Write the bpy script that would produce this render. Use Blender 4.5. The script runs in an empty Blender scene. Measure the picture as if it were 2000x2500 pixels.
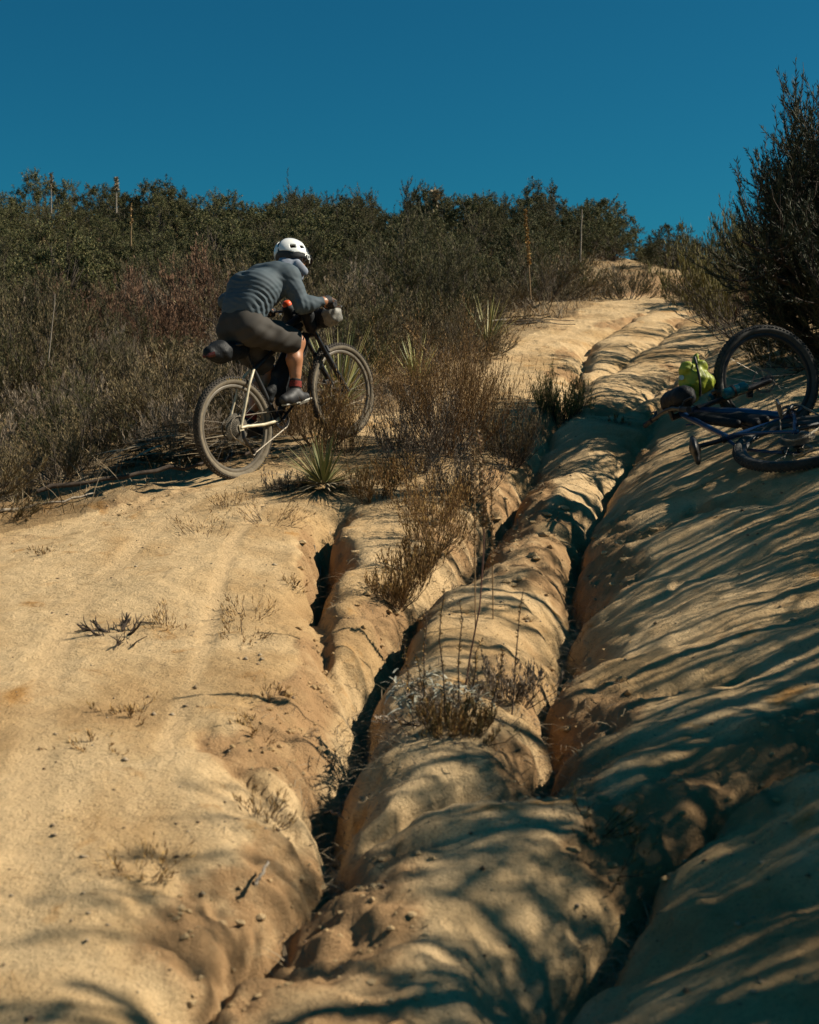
import bpy, bmesh, math, random
import numpy as np
from mathutils import Vector, Matrix
R = math.radians
C = bpy.context.scene.collection
sc = bpy.context.scene
rng = np.random.default_rng(7)
random.seed(7)

# ------------------------------------------------------------------ camera
PITCH = math.atan(250/3200.0)
cam_d = bpy.data.cameras.new("camera")
cam = bpy.data.objects.new("camera", cam_d)
C.objects.link(cam)
cam_d.sensor_fit = 'HORIZONTAL'; cam_d.sensor_width = 24.0; cam_d.lens = 38.4
cam_d.clip_start = 0.05; cam_d.clip_end = 2000
cam.location = (0, 0, 0)
cam.rotation_euler = (R(90) - PITCH, 0, 0)
cam_d.dof.use_dof = True; cam_d.dof.focus_distance = 9.9; cam_d.dof.aperture_fstop = 3.2
sc.camera = cam
# ------------------------------------------------------------------ sky and sun
SUN_EL = R(41); SUN_AZ = R(84)          # azimuth clockwise from +Y (the view direction)
w = bpy.data.worlds.new("World"); sc.world = w; w.use_nodes = True
nt = w.node_tree; nt.nodes.clear()
sky = nt.nodes.new("ShaderNodeTexSky"); sky.sky_type = 'NISHITA'; sky.sun_disc = False
sky.sun_elevation = SUN_EL; sky.sun_rotation = SUN_AZ
sky.altitude = 1200; sky.air_density = 1.1; sky.dust_density = 1.8; sky.ozone_density = 3.0
tint = nt.nodes.new("ShaderNodeMix"); tint.data_type = 'RGBA'; tint.blend_type = 'MULTIPLY'
tint.inputs[0].default_value = 1.0; tint.inputs[7].default_value = (0.078, 0.60, 0.70, 1)
bg = nt.nodes.new("ShaderNodeBackground"); bg.inputs[1].default_value = 0.05
out = nt.nodes.new("ShaderNodeOutputWorld")
nt.links.new(sky.outputs[0], tint.inputs[6]); nt.links.new(tint.outputs[2], bg.inputs[0]); nt.links.new(bg.outputs[0], out.inputs[0])
sl = bpy.data.lights.new("sun", 'SUN'); sl.energy = 4.8; sl.angle = R(0.5); sl.color = (1.0, 0.90, 0.74)
so = bpy.data.objects.new("sun", sl); C.objects.link(so)
SUN = Vector((math.cos(SUN_EL)*math.sin(SUN_AZ), math.cos(SUN_EL)*math.cos(SUN_AZ), math.sin(SUN_EL)))
so.rotation_euler = SUN.to_track_quat('Z', 'Y').to_euler()
so.location = SUN*60
sc.view_settings.view_transform = 'Standard'; sc.view_settings.look = 'None'
sc.view_settings.gamma = 1.0; sc.view_settings.exposure = 0.55
sc.cycles.max_bounces = 5; sc.cycles.diffuse_bounces = 1; sc.cycles.glossy_bounces = 2; sc.cycles.transmission_bounces = 3
sc.cycles.transparent_max_bounces = 4

# ------------------------------------------------------------------ pixel <-> world
cp, sp = math.cos(PITCH), math.sin(PITCH)
def ray(u, v):
    a = (u-1000)/3200.0; b = (1250-v)/3200.0
    return Vector((a, cp + b*sp, -sp + b*cp))
def P(u, v, y):
    r = ray(u, v); return r*(y/r.y)
# ------------------------------------------------------------------ noise
def _h(ix, iy, s):
    n = (ix.astype(np.int64)*374761393 + iy.astype(np.int64)*668265263 + s*974634777) & 0x7fffffff
    n = ((n ^ (n >> 13))*1274126177) & 0x7fffffff
    n = n ^ (n >> 16)
    return (n & 0xffff)/32767.5 - 1.0
def vnoise(x, y, s=0):
    x0 = np.floor(x); y0 = np.floor(y); fx = x-x0; fy = y-y0
    fx = fx*fx*fx*(fx*(fx*6-15)+10); fy = fy*fy*fy*(fy*(fy*6-15)+10)
    a = _h(x0, y0, s); b = _h(x0+1, y0, s); c = _h(x0, y0+1, s); d = _h(x0+1, y0+1, s)
    return (a*(1-fx)+b*fx)*(1-fy) + (c*(1-fx)+d*fx)*fy
def fbm(x, y, f, o=4, s=0, g=0.5):
    r = 0; a = 1; t = 0
    for k in range(o):
        r = r + a*vnoise(x*f+17.3*k, y*f-9.1*k, s+k); t += a; a *= g; f *= 2.03
    return r/t
def sstep(a, b, x):
    t = np.clip((x-a)/(b-a), 0, 1); return t*t*(3-2*t)
# ------------------------------------------------------------------ terrain heights
PY = np.array([-400, -60, -10, 0, 3, 4, 5.6, 9.3, 10.4, 13.5, 17, 21, 24, 30, 38, 48, 70, 120, 400.])
PZ = np.array([-40, -9, -2.9, -1.80, -1.43, -1.27, -1.05, -.515, -.27, .42, 1.05, 1.74, 1.98, 2.9, 3.9, 4.3, 3.0, -4, -60.])
def pchip(xk, yk, x):
    h = np.diff(xk); d = np.diff(yk)/h; m = np.zeros_like(yk)
    for i in range(1, len(xk)-1):
        if d[i-1]*d[i] > 0:
            w1 = 2*h[i]+h[i-1]; w2 = h[i]+2*h[i-1]; m[i] = (w1+w2)/(w1/d[i-1]+w2/d[i])
    m[0] = d[0]; m[-1] = d[-1]
    i = np.clip(np.searchsorted(xk, x)-1, 0, len(xk)-2); t = (x-xk[i])/h[i]
    return ((1+2*t)*(1-t)**2*yk[i] + t*(1-t)**2*h[i]*m[i] + t*t*(3-2*t)*yk[i+1] + t*t*(t-1)*h[i]*m[i+1])
EDGE_L = np.array([(-9, 3), (-4.6, 6.2), (-2.56, 8.2), (-1.95, 8.85), (-1.35, 9.75), (-.75, 10.7), (-.3, 11.6), (.3, 12.8), (.85, 14.3), (1.5, 16.5), (2.0, 18.2), (2.9, 20.0), (3.3, 22.5), (4.2, 26), (5, 30)], float)
EDGE_R = np.array([(2.6, -12), (2.8, 2), (3.1, 6), (3.5, 9.5), (3.7, 12), (3.9, 14), (3.8, 16), (3.7, 18), (3.6, 20.5), (4.6, 24), (6.0, 28), (6.6, 30)], float)
def xl(y): return np.interp(y, EDGE_L[:, 1], EDGE_L[:, 0], left=-16, right=5)
def xr(y): return np.interp(y, EDGE_R[:, 1], EDGE_R[:, 0])
GULLY_R = [(1640, 930), (1600, 1010), (1553, 1078), (1507, 1113), (1472, 1183), (1438, 1252), (1403, 1333), (1397, 1391), (1403, 1450), (1380, 1530), (1350, 1588), (1333, 1646), (1340, 1716), (1333, 1809), (1298, 1860)]
def base(x, y):
    z = pchip(PY, PZ, y)
    # bank rising to the right of the trail
    bx = np.interp(y, [-5, 2.5, 3.5, 5, 6, 7, 9, 12, 15, 18], [.55, .5, .42, .5, .62, .75, 1.05, 2.0, 3.2, 4.0])
    amp = np.interp(y, [0, 4, 7, 9, 12, 16, 21], [.30, .36, .42, .46, .5, .45, .2])
    z = z + amp*sstep(0, 1.9, x-bx) + .10*np.clip(x-bx-1.9, 0, 12)*np.interp(y, [14, 24], [1, .4])
    # left slab rolls gently down to its outer edge, the chaparral beyond sits a little lower, then climbs
    d = xl(y) - x
    z = z - .10*sstep(-1.4, .2, d) * np.interp(y, [4, 8, 11, 15], [.6, 1, 1, .3])
    z = z - .35*sstep(.0, 3.5, d)*np.interp(y, [6, 10, 22, 34], [1, 1, 1, 0])
    left = sstep(-4, 14, -x+ (y-20)*.15)
    z = z + 1.05*sstep(20, 40, y)*left*np.interp(y, [40, 70], [1, .4])
    z = z + .8*sstep(26, 40, y)*np.exp(-((x-1.0)/6.5)**2)
    z = z - 1.2*sstep(24, 38, y)*sstep(4, 11, x)
    z = z + .075*np.exp(-((x+1.24)**2+(y-9.40)**2)/.7) + .115*np.exp(-((x+.60)**2+(y-10.35)**2)/.8) + .14*np.exp(-((x-2.5)**2+(y-7.9)**2)/1.0)
    return z
def to_ground(u, v, f=None):
    """where the sight line through a photo pixel meets the bare base surface"""
    f = f or base
    r = ray(u, v); a, b = 1.6, 120.0
    for k in range(3):
        t = np.geomspace(a, b, 260); px = r.x*t/r.y; pz = r.z*t/r.y
        hit = np.nonzero(pz < f(px, t))[0]
        if not len(hit): return (r.x*60/r.y, 60.0)
        i = max(hit[0], 1); a, b = t[i-1], t[i]
    return (r.x*b/r.y, b)
# gullies: pixel path, depth along it, shoulder width on the left and on the right (metres)
GUL = [
 # main left gully
 ([(1330, 1050), (1262, 1148), (1180, 1250), (1110, 1360), (1030, 1395), (960, 1500), (915, 1570), (872, 1650), (858, 1745), (812, 1830), (800, 1885), (812, 1950), (800, 2020), (740, 2090), (650, 2190), (575, 2280), (510, 2370), (480, 2500), (455, 2640)],
  [.16, .40, .46, .42, .26, .34, .42, .44, .44, .44, .42, .24, .34, .20, .26, .16, .18, .14, .12],
  [.35, .40, .40, .35, .30, .34, .40, .45, .5, .45, .40, .35, .35, .35, .40, .40, .40, .40, .4],
  [.50, .70, .75, .70, .50, .28, .30, .38, .40, .40, .40, .40, .7, .8, .9, .9, .9, .9, .9]),
 # side gully with the root hole
 ([(905, 1215), (850, 1235), (800, 1290), (790, 1350), (795, 1410), (776, 1450), (780, 1510), (815, 1575), (858, 1640)],
  [.05, .10, .42, .55, .46, .14, .10, .14, .3], [.2, .3, .15, .14, .15, .25, .25, .3, .3], [.2, .25, .15, .18, .18, .2, .2, .2, .2]),
 # right gully
 (GULLY_R, [.10, .14, .18, .26, .30, .34, .38, .36, .36, .36, .36, .32, .34, .32, .2],
  [.3, .35, .4, .42, .45, .5, .5, .5, .5, .5, .45, .4, .32, .3, .3], [.3, .35, .4, .45, .5, .55, .6, .6, .6, .6, .6, .6, .6, .55, .5]),
 # lower right gully between the two near lobes
 ([(2130, 1690), (2000, 1790), (1800, 1880), (1658, 1985), (1580, 2080), (1460, 2215), (1320, 2345), (1190, 2470), (1080, 2620)],
  [.16, .18, .22, .28, .34, .34, .30, .26, .26], [.5, .5, .5, .5, .5, .5, .5, .5, .5], [.5, .5, .5, .55, .55, .55, .55, .55, .55]),
 # pocket above it
 ([(1560, 1960), (1530, 2060), (1500, 2140)], [.06, .14, .14], [.3, .3, .3], [.3, .3, .3]),
 # ledge line between planted knob and near lobe
 ([(1300, 1860), (1220, 1880), (1150, 1900), (1070, 1925), (1000, 1945), (920, 1975), (840, 1990)],
  [.22, .18, .15, .15, .14, .13, .16], [.18]*7, [.35]*7),
 # crack on the knob
 ([(1270, 1740), (1180, 1700), (1130, 1660)], [.08, .07, .03], [.15]*3, [.15]*3),
 # far gullies on the upper trail
 ([(1330, 1060), (1375, 1000), (1409, 915), (1418, 860), (1450, 820), (1500, 795), (1577, 768), (1600, 750)],
  [.22, .22, .18, .17, .13, .12, .08, .05], [.5, .4, .3, .3, .3, .3, .3, .3], [.5, .5, .5, .5, .6, .6, .6, .6]),
 ([(1409, 915), (1470, 905), (1520, 880), (1600, 830), (1650, 790), (1680, 765)], [.08, .09, .10, .11, .10, .06], [.4]*6, [.5]*6),
 ([(1470, 1010), (1560, 970), (1650, 900), (1740, 850)], [.05, .1, .12, .1], [.6]*4, [.6]*4),
 # swales across the right bank
 ([(1450, 1290), (1560, 1290), (1700, 1235), (1880, 1215)], [.05, .10, .10, .06], [.35]*4, [.45]*4),
 ([(1400, 1500), (1500, 1480), (1650, 1400), (1850, 1350)], [.02, .04, .06, .05], [.4]*4, [.4]*4),
 ([(1370, 1700), (1500, 1690), (1640, 1650), (1800, 1620)], [.04, .05, .08, .08], [.4]*4, [.4]*4),
 # left erosion rill joining the main gully low down
 ([(500, 1790), (560, 1830), (640, 1890), (720, 1950), (790, 1990)], [.02, .06, .10, .13, .18], [.22]*5, [.25]*5),
 ([(590, 2130), (620, 2180), (645, 2210)], [.06, .12, .16], [.16]*3, [.2]*3),
]
GW = []
for path, dep, wl, wr in GUL:
    pts = np.array([to_ground(u, v) for u, v in path])
    GW.append((pts, np.array(dep, float), np.array(wl, float), np.array(wr, float)))
def carve(x, y):
    wx = x + .07*fbm(x, y, 2.6, 3, 11) + .040*fbm(x, y, 9, 3, 12)
    wy = y + .09*fbm(x, y, 2.6, 3, 21) + .045*fbm(x, y, 9, 3, 22)
    tot = np.zeros_like(x)
    for pts, dep, wl, wr in GW:
        m = (wx > pts[:, 0].min()-1) & (wx < pts[:, 0].max()+1) & (wy > pts[:, 1].min()-1) & (wy < pts[:, 1].max()+1)
        if not m.any(): continue
        X = wx[m]; Y = wy[m]
        best = np.full(X.shape, 1e9); D = np.zeros(X.shape); W = np.ones(X.shape); far = np.zeros(X.shape)
        for i in range(len(pts)-1):
            ax, ay = pts[i]; bx_, by_ = pts[i+1]; ex, ey = bx_-ax, by_-ay; L2 = ex*ex+ey*ey+1e-9
            t = np.clip(((X-ax)*ex+(Y-ay)*ey)/L2, 0, 1)
            dx = X-(ax+t*ex); dy = Y-(ay+t*ey); d = np.hypot(dx, dy)
            side = ex*dy-ey*dx            # >0: left of travel direction
            # paths run from far to near, so 'left of travel' is photo right
            ww = np.where(side > 0, wr[i]*(1-t)+wr[i+1]*t, wl[i]*(1-t)+wl[i+1]*t)
            dd = dep[i]*(1-t)+dep[i+1]*t
            b = d < best
            best = np.where(b, d, best); D = np.where(b, dd, D); W = np.where(b, ww, W)
        fl = .012 + .032*np.clip(fbm(X, Y, 1.9, 3, 131)+.15, 0, 1) + .02*np.clip(fbm(X, Y, 7, 2, 133), 0, 1)
        W = W*(1+.45*fbm(X, Y, 1.6, 3, 137)); D = D*(1+.30*fbm(X, Y, 1.3, 2, 139))
        t = np.clip((best-fl)/W, 0, 1)
        prof = 1 - np.sqrt(np.clip(1-(1-t)**2.2, 0, 1))
        drop = D*prof
        cur = tot[m]
        k = .05                                 # smooth maximum where two shoulders meet
        h = np.clip(.5+.5*(drop-cur)/k, 0, 1)
        sm = cur*(1-h)+drop*h + k*h*(1-h)*np.minimum(1, np.minimum(cur, drop)/.03)
        tot[m] = np.maximum(sm, np.maximum(cur, drop))
    return tot
TRACKS = [([(60, 2200), (75, 1950), (95, 1750), (130, 1600), (200, 1470), (330, 1340), (470, 1230)], .075), ([(400, 1830), (455, 1700), (500, 1580), (530, 1450), (570, 1330), (650, 1220)], .045), ([(1020, 1010), (1150, 930), (1290, 850), (1450, 780)], .12)]
TW = [(np.array([to_ground(u, v) for u, v in p_]), w_) for p_, w_ in TRACKS]
def track_mask(x, y):
    m = np.zeros_like(x)
    for pts, w_ in TW:
        best = np.full(x.shape, 9.)
        for i in range(len(pts)-1):
            ax, ay = pts[i]; ex, ey = pts[i+1]-pts[i]; t = np.clip(((x-ax)*ex+(y-ay)*ey)/(ex*ex+ey*ey), 0, 1)
            best = np.minimum(best, np.hypot(x-ax-t*ex, y-ay-t*ey))
        m = np.maximum(m, 1-sstep(w_*.4, w_*1.3, best))
    return m*np.clip(.75+.8*fbm(x, y, 2.5, 3, 151), 0, 1)
def crumb_mask(x, y, dr):
    """where banks crumble: the rims and floors of the gullies, in patches"""
    rim_ = sstep(.004, .04, dr)*(1-.5*sstep(.30, .45, dr)); patch = sstep(-.18, .22, fbm(x, y, 1.4, 3, 161))
    e = sstep(-1.0, -.2, xl(y)-x)*.6*sstep(-.1, .25, fbm(x, y, 1.8, 3, 163)) * (y > 5)
    b = 1.3*np.exp(-((x-5.3)/1.5)**2-((y-26.5)/3.2)**2)
    return np.clip(rim_*patch + e + b, 0, 1)
def height(x, y, fine=True, masks=False):
    x = np.asarray(x, float); y = np.asarray(y, float)
    dr = carve(x, y); z = base(x, y) - dr
    cmk = crumb_mask(x, y, dr); tmk = track_mask(x, y)*(1-sstep(.01, .05, dr))
    ty = np.clip(np.minimum(xl(y)-x, 1)*4+.5, 0, 1)   # 1 in the chaparral
    z = z + .045*fbm(x, y, .9, 3, 31)*(1+2.0*ty)
    # water-worn ribs running down the right bank
    z = z + .018*fbm(x*1.0, y*2.4+x*.8, 1.6, 3, 41)*sstep(.2, 1.2, x)
    z = z + .25*fbm(x, y, .12, 3, 51)*sstep(16, 40, np.abs(y)+np.abs(x))
    if fine:
        q = 1-.75*tmk
        z = z - .006*tmk + cmk*(.034*(np.abs(fbm(x, y, 4.5, 4, 171, .6))*2-.4) + .020*fbm(x, y, 14, 3, 173, .65))
        # the slab and the knobs are weathered in shallow scales
        z = z + q*.010*np.abs(fbm(x+.3*fbm(x, y, 2, 2, 181), y, 2.7, 4, 183, .6)) + .030*fbm(x, y, 1.9, 3, 185)*sstep(-2, 0, x)*.6
        z = z + q*(.011*fbm(x, y, 5, 3, 61) + .0055*fbm(x, y, 21, 2, 71))
        rough = sstep(.2, .7, fbm(x, y, 1.1, 2, 81)+.25)
        z = z + q*.014*rough*np.abs(fbm(x, y, 13, 3, 91))
    if masks: return z, cmk, tmk
    return z
def G(x, y): return float(height(np.array([x]), np.array([y]))[0])
def ground_at(u, v):
    """point of the finished ground seen at a photo pixel"""
    x, y = to_ground(u, v, lambda a, b: height(a, b))
    return Vector((x, y, G(x, y)))

# ------------------------------------------------------------------ tagging and linking
def tag(o, label=None, cat=None, group=None, kind=None):
    if label: o['label'] = label
    if cat: o['category'] = cat
    if group: o['group'] = group
    if kind: o['kind'] = kind
    return o
def empty(name, loc=(0, 0, 0), label=None, cat=None, group=None):
    o = bpy.data.objects.new(name, None); C.objects.link(o); o.location = loc
    o.empty_display_size = .1
    return tag(o, label, cat, group)
def link(name, me, mats, parent=None):
    o = bpy.data.objects.new(name, me); C.objects.link(o)
    for m in (mats if isinstance(mats, (list, tuple)) else [mats]): me.materials.append(m)
    if parent is not None: o.parent = parent
    return o
def np_mesh(name, verts, faces, smooth=True, mat_idx=None):
    """verts (n,3); faces (m,k) with one k, built fast"""
    me = bpy.data.meshes.new(name)
    verts = np.asarray(verts, np.float32); faces = np.asarray(faces, np.int32)
    me.vertices.add(len(verts)); me.vertices.foreach_set('co', verts.ravel())
    k = faces.shape[1]
    me.loops.add(faces.size); me.loops.foreach_set('vertex_index', faces.ravel())
    me.polygons.add(len(faces)); me.polygons.foreach_set('loop_start', np.arange(0, faces.size, k, dtype=np.int32))
    me.polygons.foreach_set('use_smooth', np.full(len(faces), smooth))
    if mat_idx is not None: me.polygons.foreach_set('material_index', np.asarray(mat_idx, np.int32))
    me.update(calc_edges=True)
    return me

# ------------------------------------------------------------------ materials
def new_mat(name):
    m = bpy.data.materials.new(name); m.use_nodes = True
    n = m.node_tree; n.nodes.clear()
    b = n.nodes.new('ShaderNodeBsdfPrincipled'); o = n.nodes.new('ShaderNodeOutputMaterial')
    n.links.new(b.outputs[0], o.inputs[0]); return m, n, b
def noise(n, scale, detail=4, rough=.5, vec=None, dist=0):
    t = n.nodes.new('ShaderNodeTexNoise'); t.inputs['Scale'].default_value = scale
    t.inputs['Detail'].default_value = detail; t.inputs['Roughness'].default_value = rough; t.inputs['Distortion'].default_value = dist
    if vec is not None: n.links.new(vec, t.inputs['Vector'])
    return t
def ramp(n, fac, stops):
    r = n.nodes.new('ShaderNodeValToRGB'); n.links.new(fac, r.inputs[0])
    e = r.color_ramp.elements
    while len(e) < len(stops): e.new(.5)
    for k, (p, c) in zip(e, stops): k.position = p; k.color = (*c, 1) if len(c) == 3 else c
    return r
def mixc(n, fac, a, b, mode='MIX'):
    m = n.nodes.new('ShaderNodeMix'); m.data_type = 'RGBA'; m.blend_type = mode
    for s, val in ((0, fac), (6, a), (7, b)):
        if isinstance(val, bpy.types.NodeSocket): n.links.new(val, m.inputs[s])
        elif isinstance(val, (int, float)): m.inputs[s].default_value = val
        else: m.inputs[s].default_value = (*val, 1)
    return m.outputs[2]
def bump(n, b, hgt, strength, dist, prev=None):
    u = n.nodes.new('ShaderNodeBump'); u.inputs['Strength'].default_value = strength; u.inputs['Distance'].default_value = dist
    n.links.new(hgt, u.inputs['Height'])
    if prev is not None: n.links.new(prev, u.inputs['Normal'])
    n.links.new(u.outputs[0], b.inputs['Normal']); return u.outputs[0]
def plain(name, col, rough=.6, metal=0, var=.25, scale=30, spec=.5, coat=0, bmp=0, bscale=80):
    """a surface with a little uneven dirt and wear"""
    m, n, b = new_mat(name)
    tc = n.nodes.new('ShaderNodeTexCoord')
    t = noise(n, scale, 5, .6, tc.outputs['Object'])
    c2 = tuple(max(0, c*(1-var)) for c in col); c3 = tuple(min(1, c*(1+var*.6)) for c in col)
    r = ramp(n, t.outputs[0], [(.3, c2), (.7, c3)])
    n.links.new(r.outputs[0], b.inputs['Base Color'])
    b.inputs['Roughness'].default_value = rough; b.inputs['Metallic'].default_value = metal
    b.inputs['Specular IOR Level'].default_value = spec; b.inputs['Coat Weight'].default_value = coat
    if bmp: bump(n, b, noise(n, bscale, 4, .6, tc.outputs['Object']).outputs[0], bmp, .01)
    return m
def leaf_mat(name, cols, rough=.7, trans=.0):
    """foliage: every leaf or twig takes its own shade out of the species' range"""
    m, n, b = new_mat(name)
    g = n.nodes.new('ShaderNodeNewGeometry'); oi = n.nodes.new('ShaderNodeObjectInfo')
    k = len(cols)
    r = ramp(n, g.outputs['Random Per Island'], [(i/(k-1)*.98+.01, c) for i, c in enumerate(cols)])
    hs = n.nodes.new('ShaderNodeHueSaturation')
    mp = n.nodes.new('ShaderNodeMapRange'); mp.inputs[3].default_value = .72; mp.inputs[4].default_value = 1.3
    n.links.new(oi.outputs['Random'], mp.inputs[0]); n.links.new(mp.outputs[0], hs.inputs['Value'])
    n.links.new(r.outputs[0], hs.inputs['Color']); n.links.new(hs.outputs[0], b.inputs['Base Color'])
    b.inputs['Roughness'].default_value = rough; b.inputs['Specular IOR Level'].default_value = .25
    return m
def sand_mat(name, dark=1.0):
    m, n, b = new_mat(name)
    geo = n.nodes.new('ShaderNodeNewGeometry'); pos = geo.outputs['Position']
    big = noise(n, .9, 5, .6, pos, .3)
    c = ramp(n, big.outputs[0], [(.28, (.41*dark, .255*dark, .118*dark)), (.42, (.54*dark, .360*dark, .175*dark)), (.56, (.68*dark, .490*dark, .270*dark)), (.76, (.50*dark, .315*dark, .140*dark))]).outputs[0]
    # ochre stains
    st = ramp(n, noise(n, 3.1, 4, .65, pos, .5).outputs[0], [(.60, (0, 0, 0)), (.72, (1, 1, 1))])
    c = mixc(n, st.outputs[0], c, (.46*dark, .25*dark, .085*dark))
    n.nodes[-1].inputs[0].default_value = 1
    md = noise(n, 9, 5, .7, pos)
    c = mixc(n, .35, c, ramp(n, md.outputs[0], [(.3, (.55, .52, .48)), (.7, (1.0, 1.0, 1.0))]).outputs[0], 'MULTIPLY')
    # grit: dark and pale grains
    gr = noise(n, 85, 3, .75, pos)
    c = mixc(n, .5, c, ramp(n, gr.outputs[0], [(.34, (.42, .38, .34)), (.47, (1, 1, 1)), (.62, (1, 1, 1)), (.72, (1.25, 1.22, 1.2))]).outputs[0], 'MULTIPLY')
    vo = n.nodes.new('ShaderNodeTexVoronoi'); vo.inputs['Scale'].default_value = 47; n.links.new(pos, vo.inputs['Vector'])
    sp_ = ramp(n, vo.outputs['Distance'], [(.12, (1, 1, 1)), (.24, (0, 0, 0))])
    msk = ramp(n, noise(n, 3.2, 5, .65, pos).outputs[0], [(.52, (0, 0, 0)), (.70, (1, 1, 1))])
    mm = mixc(n, 1.0, sp_.outputs[0], msk.outputs[0], 'MULTIPLY')
    c = mixc(n, mm, c, (.16*dark, .10*dark, .055*dark))
    tr_ = n.nodes.new('ShaderNodeAttribute'); tr_.attribute_name = 'track'; cb_ = n.nodes.new('ShaderNodeAttribute'); cb_.attribute_name = 'crumb'
    cm = n.nodes.new('ShaderNodeMath'); cm.operation = 'MULTIPLY'; n.links.new(cb_.outputs['Fac'], cm.inputs[0]); n.links.new(noise(n, 7, 5, .7, pos).outputs[0], cm.inputs[1])
    cr_ = ramp(n, cm.outputs[0], [(.18, (0, 0, 0)), (.5, (1, 1, 1))])
    c = mixc(n, cr_.outputs[0], c, (.38*dark, .232*dark, .112*dark))
    c = mixc(n, tr_.outputs['Fac'], c, (.63*dark, .44*dark, .235*dark))
    n.links.new(c, b.inputs['Base Color'])
    b.inputs['Roughness'].default_value = .95; b.inputs['Specular IOR Level'].default_value = .15
    nb = bump(n, b, noise(n, 14, 8, .72, pos, .2).outputs[0], .75, .045)
    nb = bump(n, b, gr.outputs[0], .65, .010, nb)
    bump(n, b, sp_.outputs[0], .35, .008, nb)
    return m
M = {}
M['sand'] = sand_mat('trail_sand')
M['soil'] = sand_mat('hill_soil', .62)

# ------------------------------------------------------------------ ground sheet, split along the trail edge
def axis(seg):
    a = [seg[0][0]]
    for s0, s1, h0, h1 in seg:
        x = s0
        while x < s1 - 1e-6:
            f = (x-s0)/(s1-s0); h = h0*(h1/h0)**f
            x = min(s1, x+h); a.append(x)
    return np.array(a)
gx = axis([(-300, -60, 40, 12), (-60, -14, 10, 1.0), (-14, -5, .9, .10), (-5, -2.4, .08, .022), (-2.4, 3.2, .019, .019), (3.2, 6, .03, .12), (6, 16, .15, 1.2), (16, 60, 1.5, 10), (60, 300, 12, 40)])
gy = axis([(-300, -40, 40, 10), (-40, -3, 8, .5), (-3, 2.2, .4, .03), (2.2, 25, .0135, .12), (25, 50, .14, 1.0), (50, 400, 1.2, 30)])
XX, YY = np.meshgrid(gx, gy)
ZZ, CM_, TM_ = height(XX.ravel(), YY.ravel(), masks=True); ZZ = ZZ.reshape(XX.shape)
nx, ny = len(gx), len(gy)
gv = np.stack([XX.ravel(), YY.ravel(), ZZ.ravel()], 1)
i0 = (np.arange(ny-1)[:, None]*nx + np.arange(nx-1)[None, :]).ravel()
gf = np.stack([i0, i0+1, i0+nx+1, i0+nx], 1)
cx = (XX[:-1, :-1].ravel()+XX[1:, 1:].ravel())/2; cy = (YY[:-1, :-1].ravel()+YY[1:, 1:].ravel())/2
wob = .12*fbm(cx, cy, 1.7, 4, 101)
on_trail = (cx > xl(cy)+wob) & (cx < xr(cy)+.3+wob) & (cy < 29)
def submesh(name, mask, mat, label_kind):
    f = gf[mask]; u, inv = np.unique(f.ravel(), return_inverse=True)
    me = np_mesh(name, gv[u], inv.reshape(-1, 4)); o = link(name, me, mat)
    for nm, arr in (('crumb', CM_), ('track', TM_)):
        at = me.attributes.new(nm, 'FLOAT', 'POINT'); at.data.foreach_set('value', arr[u].astype(np.float32))
    tag(o, kind=label_kind); return o
submesh('path', on_trail, M['sand'], 'structure')
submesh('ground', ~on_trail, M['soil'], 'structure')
print('ground', len(gf))

# ================================================================== plant meshes
def nrm(a): return a/np.maximum(np.linalg.norm(a, axis=-1, keepdims=True), 1e-9)
def tubes(paths, radii, sides=3):
    """paths (n,k,3), radii (n,k) -> verts, quads"""
    n, k, _ = paths.shape
    t = np.gradient(paths, axis=1); t = nrm(t)
    ref = np.where(np.abs(t[..., 2:3]) > .9, np.array([1., 0, 0]), np.array([0, 0, 1.]))
    a = nrm(np.cross(t, ref)); b = np.cross(t, a)
    ang = np.arange(sides)*2*np.pi/sides
    ring = paths[:, :, None, :] + radii[:, :, None, None]*(a[:, :, None, :]*np.cos(ang)[None, None, :, None] + b[:, :, None, :]*np.sin(ang)[None, None, :, None])
    v = ring.reshape(-1, 3)
    base_ = (np.arange(n)*k*sides)[:, None, None]
    i = np.arange(k-1)[None, :, None]*sides; s = np.arange(sides)[None, None, :]; s2 = (s+1) % sides
    f = np.stack([base_+i+s, base_+i+s2, base_+i+sides+s2, base_+i+sides+s], -1).reshape(-1, 4)
    return v, f
def diamonds(p, d, ln, wd, r, bend=0.0):
    """one leaf quad per point; tip bends"""
    d = nrm(d); n = len(p)
    q = nrm(np.cross(d, nrm(r.normal(size=(n, 3)))))
    ln = ln[:, None]; wd = wd[:, None]
    mid = p + d*ln*.45; tip = p + d*ln + np.array([0, 0, 1.])*bend*ln
    v = np.stack([p, mid-q*wd/2, tip, mid+q*wd/2], 1).reshape(-1, 3)
    f = np.arange(4*n).reshape(n, 4)
    return v, f
def blades(p, d, ln, wd, r, droop=.3, seg=3):
    """long grass or sword leaves: (seg) quads each, tapering to the tip"""
    n = len(p); d = nrm(d)
    side = nrm(np.cross(d, np.array([0, 0, 1.])) + .15*r.normal(size=(n, 3)))
    t = np.linspace(0, 1, seg+1)
    path = p[:, None, :] + d[:, None, :]*(ln[:, None]*t)[..., None] - np.array([0, 0, 1.])*(droop*ln[:, None]*t**2)[..., None]
    wv = wd[:, None]*np.interp(t, [0, .3, 1], [.7, 1, .08])[None]
    L = path - side[:, None, :]*wv[..., None]/2; Rr = path + side[:, None, :]*wv[..., None]/2
    v = np.stack([L, Rr], 2).reshape(-1, 3)
    b0 = (np.arange(n)*(seg+1)*2)[:, None]; i = np.arange(seg)[None]*2
    f = np.stack([b0+i, b0+i+1, b0+i+3, b0+i+2], -1).reshape(-1, 4)
    return v, f
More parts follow.
